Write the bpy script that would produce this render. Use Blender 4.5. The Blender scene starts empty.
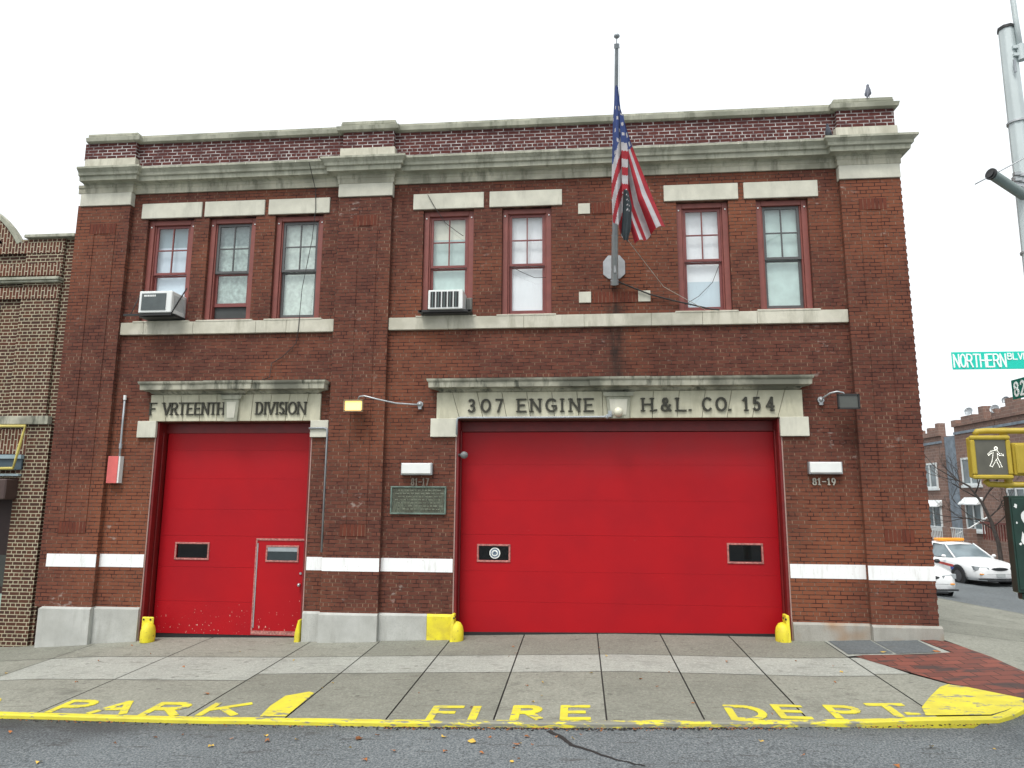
import bpy, bmesh, math, random
from mathutils import Vector, Matrix
random.seed(7)
R = math.radians
scene = bpy.context.scene
col = scene.collection

# ------------------------------------------------------------------ camera
cam_d = bpy.data.cameras.new("camera"); cam = bpy.data.objects.new("camera", cam_d); col.objects.link(cam)
scene.camera = cam
cam_d.sensor_width = 36.0; cam_d.lens = 36.0 * 701.76 / 1024.0
cam_d.clip_start = 0.05; cam_d.clip_end = 2000
P_, Y_, R_ = R(9.15), R(-5.546), R(0.3455)
cam.matrix_world = (Matrix.Translation((0.8005, -12.5, 2.322)) @ Matrix.Rotation(-Y_, 4, 'Z')
                    @ Matrix.Rotation(R(90) + P_, 4, 'X') @ Matrix.Rotation(R_, 4, 'Z'))

# ------------------------------------------------------------------ light
w = bpy.data.worlds.new("World"); scene.world = w; w.use_nodes = True
nt = w.node_tree; nt.nodes.clear()
sky = nt.nodes.new('ShaderNodeTexSky'); sky.sky_type = 'NISHITA'; sky.sun_disc = False
SUN_EL, SUN_AZ = R(60), R(200)      # overcast, a little brighter from the street side
sky.sun_elevation = SUN_EL; sky.sun_rotation = SUN_AZ
sky.dust_density = 8.0; sky.ozone_density = 1.0
hs = nt.nodes.new('ShaderNodeHueSaturation'); hs.inputs['Saturation'].default_value = 0.12
mx = nt.nodes.new('ShaderNodeMix'); mx.data_type = 'RGBA'; mx.blend_type = 'LIGHTEN'
mx.inputs[0].default_value = 1.0; mx.inputs[7].default_value = (9.6, 10.0, 10.3, 1)   # closed cloud deck
bg = nt.nodes.new('ShaderNodeBackground'); bg.inputs[1].default_value = 0.112
wo = nt.nodes.new('ShaderNodeOutputWorld')
nt.links.new(sky.outputs[0], hs.inputs['Color']); nt.links.new(hs.outputs[0], mx.inputs[6])
nt.links.new(mx.outputs[2], bg.inputs[0]); nt.links.new(bg.outputs[0], wo.inputs[0])
sd = bpy.data.lights.new("sun", 'SUN'); sd.energy = 1.5; sd.angle = R(14); sd.color = (1, .97, .93)
so = bpy.data.objects.new("sun", sd); col.objects.link(so)
dirv = Vector((math.sin(SUN_AZ) * math.cos(SUN_EL), math.cos(SUN_AZ) * math.cos(SUN_EL), math.sin(SUN_EL)))
so.rotation_euler = dirv.to_track_quat('Z', 'Y').to_euler(); so.location = (0, -20, 30)
vs = scene.view_settings; vs.view_transform = 'Standard'; vs.look = 'None'; vs.exposure = 0.12; vs.gamma = 1.0

# ------------------------------------------------------------------ materials
class NB:
    def __init__(s, name):
        s.m = bpy.data.materials.new(name); s.m.use_nodes = True; s.t = s.m.node_tree
        s.t.nodes.clear(); s.out = s.t.nodes.new('ShaderNodeOutputMaterial')
        s.p = s.t.nodes.new('ShaderNodeBsdfPrincipled'); s.link(s.p.outputs[0], s.out.inputs[0])
    def n(s, typ, **kw):
        x = s.t.nodes.new('ShaderNode' + typ)
        for k, v in kw.items(): setattr(x, k, v)
        return x
    def link(s, a, b): s.t.links.new(a, b)
    def val(s, sock, v):
        if hasattr(v, 'is_output'): s.link(v, sock)
        else:
            if isinstance(v, tuple) and len(v) == 3 and sock.type == 'RGBA': v = v + (1,)
            sock.default_value = v
    def math(s, op, a, b=0.0, c=None, clamp=False):
        x = s.n('Math', operation=op, use_clamp=clamp); s.val(x.inputs[0], a); s.val(x.inputs[1], b)
        if c is not None: s.val(x.inputs[2], c)
        return x.outputs[0]
    def mix(s, f, a, b, bt='MIX'):
        x = s.n('Mix', data_type='RGBA', blend_type=bt); s.val(x.inputs[0], f); s.val(x.inputs[6], a); s.val(x.inputs[7], b)
        return x.outputs[2]
    def pos(s): return s.n('NewGeometry').outputs['Position']
    def noise(s, scale, vec=None, detail=3.0, rough=.55, sc=None):
        x = s.n('TexNoise'); x.inputs['Scale'].default_value = scale; x.inputs['Detail'].default_value = detail
        x.inputs['Roughness'].default_value = rough
        v = vec or s.pos()
        if sc:
            mp = s.n('Mapping'); mp.inputs['Scale'].default_value = sc; s.link(v, mp.inputs[0]); v = mp.outputs[0]
        s.link(v, x.inputs['Vector']); return x.outputs['Fac']
    def ramp(s, f, a, b, lo=0.0, hi=1.0):
        x = s.n('MapRange'); x.clamp = True
        for i, v in enumerate((f, a, b, lo, hi)): s.val(x.inputs[i], v)
        return x.outputs[0]
    def bump(s, h, dist=.01, strength=.6):
        x = s.n('Bump'); x.inputs['Distance'].default_value = dist; x.inputs['Strength'].default_value = strength
        s.val(x.inputs['Height'], h); s.link(x.outputs[0], s.p.inputs['Normal'])
    def done(s, c, rough=.8, metal=0.0, spec=.5):
        s.val(s.p.inputs['Base Color'], c); s.val(s.p.inputs['Roughness'], rough); s.p.inputs['Metallic'].default_value = metal
        s.p.inputs['Specular IOR Level'].default_value = spec
        return s.m

def paint(name, c, rough=.5, metal=0.0, var=.15, scale=6.0, spec=.5):
    b = NB(name); f = b.ramp(b.noise(scale), .3, .7)
    d = tuple(v * (1 - var) for v in c); e = tuple(min(1, v * (1 + var * .6)) for v in c)
    return b.done(b.mix(f, d, e), rough, metal, spec)

def brick(name, c1, c2, light, dark, hdark=1.0, mortar=.0055, vert=False, row=.0677, bw=.2032, leak=False, freq=6, varn=.25, orange=0.0, msize=None):
    b = NB(name); sp = b.n('SeparateXYZ'); b.link(b.pos(), sp.inputs[0])
    u = b.math('ADD', sp.outputs[0], sp.outputs[1]); v = sp.outputs[2]
    wob = b.math('MULTIPLY', b.math('SUBTRACT', b.noise(9.0), .5), .006)
    v = b.math('ADD', v, wob); u = b.math('ADD', u, wob)
    if vert: u, v = v, u
    cb = b.n('CombineXYZ'); b.link(u, cb.inputs[0]); b.link(v, cb.inputs[1])
    br = b.n('TexBrick', offset=.5, offset_frequency=2, squash=.5, squash_frequency=freq)
    b.link(cb.outputs[0], br.inputs['Vector'])
    br.inputs['Color1'].default_value = (0, 0, 0, 1); br.inputs['Color2'].default_value = (1, 1, 1, 1); br.inputs['Mortar'].default_value = (.5, .5, .5, 1)
    br.inputs['Scale'].default_value = 1; br.inputs['Mortar Size'].default_value = mortar; br.inputs['Mortar Smooth'].default_value = .25
    br.inputs['Bias'].default_value = 0; br.inputs['Brick Width'].default_value = bw; br.inputs['Row Height'].default_value = row
    rnd = b.n('SeparateColor'); b.link(br.outputs[0], rnd.inputs[0])
    fr = b.math('FRACT', b.math('DIVIDE', v, row))
    edge = b.math('MINIMUM', fr, b.math('SUBTRACT', 1.0, fr))
    hm = b.math('MULTIPLY', b.ramp(edge, mortar / row * 1.1, mortar / row * 1.7, 1, 0), hdark)
    mort = b.mix(hm, b.mix(b.ramp(b.noise(5), .4, .62), dark, light), dark)
    base = b.mix(rnd.outputs[0], c1, c2)
    base = b.mix(b.ramp(b.noise(35), .3, .75), base, tuple(v_ * (1 - varn) for v_ in c1))
    big = b.ramp(b.noise(.8, detail=6, rough=.7), .40, .66)
    base = b.mix(b.math('MULTIPLY', big, .32), base, tuple(v_ * .55 for v_ in c1))
    if orange:
        base = b.mix(b.math('MULTIPLY', b.ramp(b.noise(.35, detail=2), .45, .7), orange), base, (.30, .10, .045))
    c = b.mix(br.outputs['Fac'], base, mort)
    if leak:   # the damp dark stain under the flagpole plate
        dx = b.math('ABSOLUTE', b.math('SUBTRACT', sp.outputs[0], 1.46))
        m = b.math('MULTIPLY', b.ramp(dx, .03, .26, 1, 0), b.ramp(sp.outputs[2], 6.3, 5.9, 0, 1))
        m = b.math('MULTIPLY', m, b.ramp(sp.outputs[2], 4.4, 4.5, 0, 1))
        m = b.math('MULTIPLY', m, b.ramp(b.noise(7, sc=(1, 1, .25)), .35, .6, .25, .85))
        c = b.mix(m, c, (.02, .016, .014))
        # old salt bloom low on the pier and beside the lamp
        s1 = b.math('MULTIPLY', b.ramp(b.noise(14, sc=(.5, 1, 1)), .58, .68), b.ramp(b.noise(1.1), .6, .68))
        c = b.mix(b.math('MULTIPLY', s1, .5), c, (.42, .36, .32))
    b.bump(b.math('SUBTRACT', 1.0, br.outputs['Fac']), .008, .7)
    return b.done(c, .88, spec=.25)

def stone(name, c, dirt=.4, dirtc=(.07, .075, .06), warm=0.0, speck=.15, zs=None):
    b = NB(name)
    base = b.mix(b.ramp(b.noise(3.5, detail=5), .3, .7), c, tuple(v * .82 for v in c))
    base = b.mix(b.math('MULTIPLY', b.ramp(b.noise(90, detail=2), .5, .75), speck), base, tuple(v * .5 for v in c))
    st = b.noise(1.0, detail=5, rough=.7, sc=(5.0, 5.0, .9))
    m = b.math('MULTIPLY', b.ramp(st, .46, .66), dirt)
    m2 = b.math('MULTIPLY', b.ramp(b.noise(1.3, detail=4), .45, .62), dirt * .8)
    m = b.math('MAXIMUM', m, m2)
    base = b.mix(m, base, dirtc)
    if warm: base = b.mix(b.math('MULTIPLY', b.ramp(b.noise(1.7, detail=2), .5, .7), warm), base, (.30, .17, .08))
    b.bump(b.noise(60), .003, .4)
    return b.done(base, .85, spec=.3)

def concrete(name, c, stain=.5, fine=.35):
    b = NB(name)
    base = b.mix(b.ramp(b.noise(.9, detail=5), .3, .7), c, tuple(v * .8 for v in c))
    base = b.mix(b.math('MULTIPLY', b.ramp(b.noise(24, detail=5, rough=.85), .46, .60), fine * 1.7), base, tuple(v * .5 for v in c))
    base = b.mix(b.math('MULTIPLY', b.ramp(b.noise(31, detail=4, rough=.85), .52, .62), .5), base, tuple(min(1, v * 1.45) for v in c))
    base = b.mix(b.math('MULTIPLY', b.ramp(b.noise(2.2, detail=6, rough=.75), .54, .7), stain), base, tuple(v * .5 for v in c))
    vo = b.n('TexVoronoi'); vo.inputs['Scale'].default_value = 3.2; b.link(b.pos(), vo.inputs['Vector'])
    gum = b.math('MULTIPLY', b.ramp(vo.outputs['Distance'], .075, .13, 1, 0), b.ramp(b.noise(1.7), .42, .56))
    base = b.mix(b.math('MULTIPLY', gum, .55), base, (.06, .055, .05))
    base = b.mix(b.math('MULTIPLY', b.ramp(b.noise(1.0, detail=5, rough=.75, sc=(3.5, 14, 1)), .56, .68), .6), base, (.10, .09, .072))
    b.bump(b.noise(120), .003, .5)
    return b.done(base, .9, spec=.25)

def asphalt(name, c=(.132, .152, .160)):
    b = NB(name)
    base = b.mix(b.ramp(b.noise(.5, detail=5), .35, .7), c, tuple(v * .75 for v in c))
    g = b.noise(46, detail=5, rough=.8)
    base = b.mix(b.math('MULTIPLY', b.ramp(g, .5, .62), .75), base, (.30, .32, .32))
    base = b.mix(b.ramp(g, .48, .38, 0, .85), base, (.025, .026, .028))
    base = b.mix(b.math('MULTIPLY', b.ramp(b.noise(1.0, detail=4, sc=(2.5, 11, 1)), .6, .7), .55), base, (.04, .036, .033))
    sp = b.n('SeparateXYZ'); b.link(b.pos(), sp.inputs[0])
    # oily darker lane near the left curb
    m = b.math('MULTIPLY', b.ramp(sp.outputs[0], -1.8, -4.2), b.ramp(b.noise(1.1, detail=4), .35, .6, .3, 1))
    m = b.math('MULTIPLY', m, b.ramp(sp.outputs[1], -4.9, -4.35))
    base = b.mix(b.math('MULTIPLY', m, .6), base, (.03, .03, .032))
    b.bump(g, .006, .7)
    return b.done(base, .85, spec=.3)

def glass(name, tint=(.9, .95, .95), refl=1.0):
    m = bpy.data.materials.new(name); m.use_nodes = True; t = m.node_tree; t.nodes.clear()
    o = t.nodes.new('ShaderNodeOutputMaterial'); mixn = t.nodes.new('ShaderNodeMixShader')
    tr = t.nodes.new('ShaderNodeBsdfTransparent'); tr.inputs[0].default_value = tint + (1,)
    gl = t.nodes.new('ShaderNodeBsdfGlossy'); gl.inputs['Roughness'].default_value = .02
    ge = t.nodes.new('ShaderNodeNewGeometry'); dt = t.nodes.new('ShaderNodeVectorMath'); dt.operation = 'DOT_PRODUCT'
    t.links.new(ge.outputs['Normal'], dt.inputs[0]); t.links.new(ge.outputs['Incoming'], dt.inputs[1])
    def mth(op, a, b_):
        x = t.nodes.new('ShaderNodeMath'); x.operation = op
        for i, v in enumerate((a, b_)):
            if hasattr(v, 'is_output'): t.links.new(v, x.inputs[i])
            else: x.inputs[i].default_value = v
        return x.outputs[0]
    c_ = mth('SUBTRACT', 1.0, mth('ABSOLUTE', dt.outputs['Value'], 0.0)); f_ = mth('ADD', mth('MULTIPLY', mth('POWER', c_, 5.0), .9), .13 * refl)
    t.links.new(f_, mixn.inputs[0]); t.links.new(tr.outputs[0], mixn.inputs[1]); t.links.new(gl.outputs[0], mixn.inputs[2])
    t.links.new(mixn.outputs[0], o.inputs[0]); return m

M = {}
M['brick'] = brick('red_brick', (.160, .055, .036), (.074, .028, .022), (.26, .155, .105), (.032, .014, .012), leak=True, orange=.5, mortar=.0075, hdark=.55)
M['brick_band'] = brick('red_brick_upright', (.165, .046, .027), (.095, .027, .018), (.30, .18, .12), (.06, .02, .016), hdark=.35, vert=True, bw=60.0, freq=2000)
M['brick_parapet'] = brick('repointed_brick', (.125, .036, .030), (.045, .020, .022), (.62, .60, .58), (.16, .13, .13), hdark=.35, mortar=.0085, orange=0)
M['brick_old'] = brick('neighbour_brick', (.11, .044, .027), (.032, .022, .02), (.46, .42, .30), (.36, .32, .22), hdark=.35, mortar=.0085, freq=2)
M['brick_old_up'] = brick('neighbour_brick_upright', (.15, .052, .03), (.045, .026, .022), (.46, .42, .32), (.42, .37, .26), hdark=.3, mortar=.009, freq=2000, vert=True)
M['brick_far'] = brick('row_house_brick', (.30, .185, .145), (.17, .115, .10), (.36, .31, .27), (.28, .22, .19), hdark=.3, mortar=.009, bw=.40, row=.16)
M['lime'] = stone('limestone', (.64, .63, .53), dirt=.16)
M['lime_sill'] = stone('stained_limestone', (.62, .60, .50), dirt=.5, dirtc=(.22, .21, .15))
M['lime_dirty'] = stone('weathered_cornice_stone', (.46, .46, .37), dirt=.7, dirtc=(.14, .15, .11))
M['frieze'] = stone('stained_frieze_stone', (.56, .54, .43), dirt=.8, dirtc=(.16, .16, .12))
M['lime_grimy'] = stone('grimy_door_hood_stone', (.46, .45, .36), dirt=.95, dirtc=(.06, .065, .05))
M['lime_lintel'] = stone('inscribed_limestone', (.62, .60, .46), dirt=.45, dirtc=(.26, .25, .17))
M['joint'] = paint('dark_joint', (.05, .048, .04), .9)
M['granite'] = stone('granite_base', (.50, .51, .48), dirt=.4, dirtc=(.25, .25, .22), speck=.5)
M['granite_rust'] = stone('stained_granite_base', (.38, .37, .33), dirt=.3, dirtc=(.18, .17, .14), speck=.5, warm=.8)
def wall_white():
    b = NB('white_wall_paint'); c = b.mix(b.ramp(b.noise(1.0, detail=5, rough=.7, sc=(9, 9, 1.5)), .55, .75), (.82, .84, .84), (.60, .60, .57))
    c = b.mix(b.ramp(b.noise(26, detail=4, rough=.8), .66, .69), c, (.25, .10, .07)); return b.done(c, .65, spec=.3)
M['white_paint'] = wall_white()
M['frame_red'] = paint('terracotta_window_paint', (.21, .058, .045), .5, var=.15)
M['sash_red'] = paint('dark_red_sash_paint', (.19, .05, .045), .45)
M['sash_grey'] = paint('bronze_sash', (.085, .085, .085), .4)
M['dark'] = paint('dark_void', (.012, .012, .013), .9)
M['roofing'] = paint('roofing', (.08, .08, .08), .9)
M['glass'] = glass('window_glass', (.96, .98, .98))
M['glass_dark'] = glass('garage_window_glass', (.30, .38, .44), .45)
M['steel'] = paint('galvanised_steel', (.42, .44, .45), .45, .7)
M['grey_pipe'] = paint('grey_conduit', (.33, .36, .38), .5, .3)
M['dark_metal'] = paint('dark_metal', (.03, .03, .03), .5, .3)
M['white_plastic'] = paint('white_plastic', (.72, .74, .72), .4, var=.05)
M['ac_grille'] = paint('ac_grille_grey', (.11, .13, .13), .6)
M['black'] = paint('black_rubber', (.012, .012, .013), .6)
def guard_paint():
    b = NB('yellow_guard_paint'); c = b.mix(b.ramp(b.noise(6, detail=4), .35, .65), (.76, .67, .035), (.60, .50, .05))
    c = b.mix(b.ramp(b.noise(16, detail=5, rough=.8), .62, .66), c, (.10, .08, .05)); b.bump(b.noise(30), .003, .5)
    return b.done(c, .55, spec=.3)
M['yellow'] = guard_paint()
M['orange_leaf'] = paint('dead_leaf', (.34, .12, .03), .8, var=.6, scale=1.7)
M['letter'] = paint('bronze_letter', (.035, .034, .022), .6, var=.4, scale=12)
M['number'] = paint('aged_number', (.40, .38, .32), .5, var=.4, scale=20)

def door_red():
    b = NB('fire_door_red')
    sp = b.n('SeparateXYZ'); b.link(b.pos(), sp.inputs[0])
    base = b.mix(b.ramp(b.noise(1.2, detail=3), .3, .7), (.39, .0052, .010), (.33, .0052, .011))
    # sky sheen high on the wide door, painted into the base colour
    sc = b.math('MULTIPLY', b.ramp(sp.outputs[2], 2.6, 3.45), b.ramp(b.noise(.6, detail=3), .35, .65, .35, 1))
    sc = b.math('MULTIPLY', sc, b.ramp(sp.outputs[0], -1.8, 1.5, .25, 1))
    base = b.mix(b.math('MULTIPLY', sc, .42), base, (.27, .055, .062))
    # paint chips, thick near the foot of the narrow door
    ch = b.noise(34, detail=2, sc=(1, 1, .55))
    lo = b.math('MULTIPLY', b.ramp(sp.outputs[2], .75, .05), b.ramp(sp.outputs[0], -3, -4))
    th = b.ramp(lo, 0, 1, .80, .70)
    chip = b.math('GREATER_THAN', ch, th)
    base = b.mix(b.math('MULTIPLY', chip, .8), base, (.62, .50, .42))
    b.bump(b.noise(1.1), .01, .25)
    return b.done(base, .45, spec=.22)
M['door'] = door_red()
M['door_dark'] = paint('dark_red_frame_paint', (.16, .008, .008), .45, var=.2)
M['door_edge'] = paint('worn_red_edge', (.42, .16, .14), .6, var=.5, scale=25)
M['pale_edge'] = paint('pale_caulk_edge', (.34, .22, .19), .7)

def curb_yellow(name, wear):
    b = NB(name); sp = b.n('SeparateXYZ'); b.link(b.pos(), sp.inputs[0])
    x = sp.outputs[0]
    wr = b.math('MULTIPLY', b.ramp(x, -2.2, .2), b.ramp(x, 4.2, 2.6))
    th = b.ramp(wr, 0, 1, .60, .46) if wear else .585
    n = b.noise(9, detail=6, rough=.7, sc=(.45, 1, 2))
    m = b.ramp(b.math('SUBTRACT', n, th), -.03, .03)
    base = b.mix(b.ramp(b.noise(4, detail=4), .35, .7), (.66, .59, .045), (.52, .46, .06))
    base = b.mix(m, base, (.22, .22, .18))
    b.bump(b.noise(50), .003, .4)
    return b.done(base, .7, spec=.3)
M['curb'] = curb_yellow('curb_yellow', True)
M['road_yellow'] = curb_yellow('sidewalk_yellow', False)
M['walk'] = concrete('sidewalk_concrete', (.275, .280, .235), stain=.9)
M['walk_b'] = concrete('sidewalk_concrete_darker', (.235, .240, .20))
M['walk_l'] = concrete('sidewalk_concrete_newer', (.36, .375, .335), stain=.5, fine=.2)
M['walk_joint'] = paint('sidewalk_joint', (.035, .034, .03), .95)
M['hatch'] = concrete('slate_hatch', (.13, .145, .15), stain=.3)
M['asphalt'] = asphalt('asphalt')
M['crack'] = paint('crack_tar', (.02, .018, .017), .9)
M['far_ground'] = concrete('far_ground', (.2, .2, .19))

def paver_mat():
    b = NB('red_pavers'); sp = b.n('SeparateXYZ'); b.link(b.pos(), sp.inputs[0])
    cb = b.n('CombineXYZ'); b.link(sp.outputs[0], cb.inputs[0]); b.link(sp.outputs[1], cb.inputs[1])
    br = b.n('TexBrick', offset=.5); b.link(cb.outputs[0], br.inputs['Vector'])
    br.inputs['Color1'].default_value = (.21, .07, .05, 1); br.inputs['Color2'].default_value = (.14, .052, .04, 1); br.inputs['Mortar'].default_value = (.035, .025, .02, 1)
    br.inputs['Scale'].default_value = 1; br.inputs['Mortar Size'].default_value = .007; br.inputs['Brick Width'].default_value = .3; br.inputs['Row Height'].default_value = .2
    c = b.mix(b.math('MULTIPLY', b.ramp(b.noise(2.0, detail=4, sc=(1, 2.2, 1)), .52, .6), .75), br.outputs[0], (.045, .042, .04))
    b.bump(br.outputs['Fac'], .005, -.6)
    return b.done(c, .85, spec=.25)
M['paver'] = paver_mat()

# ------------------------------------------------------------------ mesh builder
class MB:
    def __init__(s): s.v = []; s.f = []; s.mi = []; s.sm = []
    def add(s, vs_, fs, mi=0, smooth=False):
        o = len(s.v); s.v += [tuple(p) for p in vs_]
        for f in fs: s.f.append(tuple(i + o for i in f)); s.mi.append(mi); s.sm.append(smooth)
        return s
    def box(s, x0, x1, y0, y1, z0, z1, mi=0):
        v = [(x0, y0, z0), (x1, y0, z0), (x1, y1, z0), (x0, y1, z0), (x0, y0, z1), (x1, y0, z1), (x1, y1, z1), (x0, y1, z1)]
        return s.add(v, [(3, 2, 1, 0), (4, 5, 6, 7), (0, 1, 5, 4), (1, 2, 6, 5), (2, 3, 7, 6), (3, 0, 4, 7)], mi)
    def hexa(s, v, mi=0): return s.add(v, [(3, 2, 1, 0), (4, 5, 6, 7), (0, 1, 5, 4), (1, 2, 6, 5), (2, 3, 7, 6), (3, 0, 4, 7)], mi)
    def quad(s, a, b, c, d, mi=0): return s.add([a, b, c, d], [(0, 1, 2, 3)], mi)
    def prism_y(s, poly, y0, y1, mi=0):       # poly in x,z (counter-clockwise seen from -y)
        n = len(poly); v = [(p[0], y0, p[1]) for p in poly] + [(p[0], y1, p[1]) for p in poly]
        return s.add(v, [tuple(range(n)), tuple(range(2 * n - 1, n - 1, -1))] + [(i, i + n, (i + 1) % n + n, (i + 1) % n) for i in range(n)], mi)
    def cyl(s, a, b, r0, r1=None, n=12, mi=0, smooth=True, caps=True):
        a, b = Vector(a), Vector(b); r1 = r0 if r1 is None else r1
        d = (b - a).normalized(); u = d.orthogonal().normalized(); w_ = d.cross(u); v = []
        for p, r in ((a, r0), (b, r1)):
            for i in range(n):
                t = 2 * math.pi * i / n; v.append(p + (u * math.cos(t) + w_ * math.sin(t)) * r)
        s.add(v, [(i, (i + 1) % n, (i + 1) % n + n, i + n) for i in range(n)], mi, smooth)
        if caps: s.add(v, [tuple(range(n - 1, -1, -1)), tuple(range(n, 2 * n))], mi)
        return s
    def tube(s, pts, r, n=8, mi=0):
        pts = [Vector(p) for p in pts]; rings = []
        for i, p in enumerate(pts):
            d = (pts[min(i + 1, len(pts) - 1)] - pts[max(i - 1, 0)]).normalized()
            u = d.cross(Vector((.13, .99, .07))).normalized(); w_ = d.cross(u)
            rings.append([p + (u * math.cos(2 * math.pi * k / n) + w_ * math.sin(2 * math.pi * k / n)) * r for k in range(n)])
        v = [q for rg in rings for q in rg]; f = []
        for i in range(len(pts) - 1):
            for k in range(n): f.append((i * n + k, i * n + (k + 1) % n, (i + 1) * n + (k + 1) % n, (i + 1) * n + k))
        f.append(tuple(range(n - 1, -1, -1))); f.append(tuple((len(pts) - 1) * n + k for k in range(n)))
        return s.add(v, f, mi, True)
    def ball(s, c, r, nu=14, nv=8, mi=0, v0=0.0, v1=1.0):
        rx, ry, rz = (r, r, r) if not isinstance(r, tuple) else r; v = []; f = []
        for j in range(nv + 1):
            ph = math.pi * (v0 + (v1 - v0) * j / nv)
            for i in range(nu):
                t = 2 * math.pi * i / nu
                v.append((c[0] + rx * math.sin(ph) * math.cos(t), c[1] + ry * math.sin(ph) * math.sin(t), c[2] + rz * math.cos(ph)))
        for j in range(nv):
            for i in range(nu): f.append((j * nu + i, (j + 1) * nu + i, (j + 1) * nu + (i + 1) % nu, j * nu + (i + 1) % nu))
        return s.add(v, f, mi, True)
    def profile(s, prof, path, mi=0, cap=True):   # prof [(out, z)], path [(x, y)] ; outward = right of travel
        n = len(path); rows = []
        nm = []
        for i in range(n - 1):
            dx, dy = path[i + 1][0] - path[i][0], path[i + 1][1] - path[i][1]; L = math.hypot(dx, dy); nm.append((dy / L, -dx / L))
        for i in range(n):
            if i == 0: m = nm[0]
            elif i == n - 1: m = nm[-1]
            else:
                a, b = nm[i - 1], nm[i]; k = 1 + a[0] * b[0] + a[1] * b[1]; m = ((a[0] + b[0]) / k, (a[1] + b[1]) / k)
            rows.append([(path[i][0] + m[0] * o, path[i][1] + m[1] * o, z) for o, z in prof])
        k = len(prof); v = [p for r_ in rows for p in r_]; f = []
        for i in range(n - 1):
            for j in range(k): f.append((i * k + j, (i + 1) * k + j, (i + 1) * k + (j + 1) % k, i * k + (j + 1) % k))
        if cap: f.append(tuple(range(k - 1, -1, -1))); f.append(tuple((n - 1) * k + j for j in range(k)))
        return s.add(v, f, mi)
    def xf(s, mat, start=0):
        for i in range(start, len(s.v)): s.v[i] = tuple(mat @ Vector(s.v[i]))
        return s
    def build(s, name, mats, parent=None, bevel=0.0, kind=None, label=None, cat=None, group=None):
        if not isinstance(mats, (list, tuple)): mats = [mats]
        org = Vector((0, 0, 0))
        if parent is None and s.v:
            xs = [p[0] for p in s.v]; ys = [p[1] for p in s.v]; zs = [p[2] for p in s.v]
            if kind not in ('structure',): org = Vector(((min(xs) + max(xs)) / 2, (min(ys) + max(ys)) / 2, min(zs)))
        me = bpy.data.meshes.new(name); me.from_pydata([tuple(Vector(p) - org) for p in s.v], [], s.f)
        for m in mats: me.materials.append(m)
        me.polygons.foreach_set('material_index', s.mi); me.polygons.foreach_set('use_smooth', s.sm); me.update()
        bm = bmesh.new(); bm.from_mesh(me); bmesh.ops.recalc_face_normals(bm, faces=bm.faces); bm.to_mesh(me); bm.free()
        o = bpy.data.objects.new(name, me); col.objects.link(o); o.location = org
        if parent is not None:
            o.parent = parent; o.location = -world_loc(parent)
        if bevel:
            b = o.modifiers.new('bevel', 'BEVEL'); b.width = bevel; b.segments = 1; b.limit_method = 'ANGLE'
        tag(o, label, cat, group, kind); return o

def world_loc(o):
    p = Vector(o.location)
    while o.parent: o = o.parent; p += Vector(o.location)
    return p
def tag(o, label=None, cat=None, group=None, kind=None):
    if label: o['label'] = label
    if cat: o['category'] = cat
    if group: o['group'] = group
    if kind: o['kind'] = kind
    return o
def thing(name, label, cat, loc, group=None):
    o = bpy.data.objects.new(name, None); col.objects.link(o); o.location = loc; o.empty_display_size = .1
    return tag(o, label, cat, group)

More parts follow.
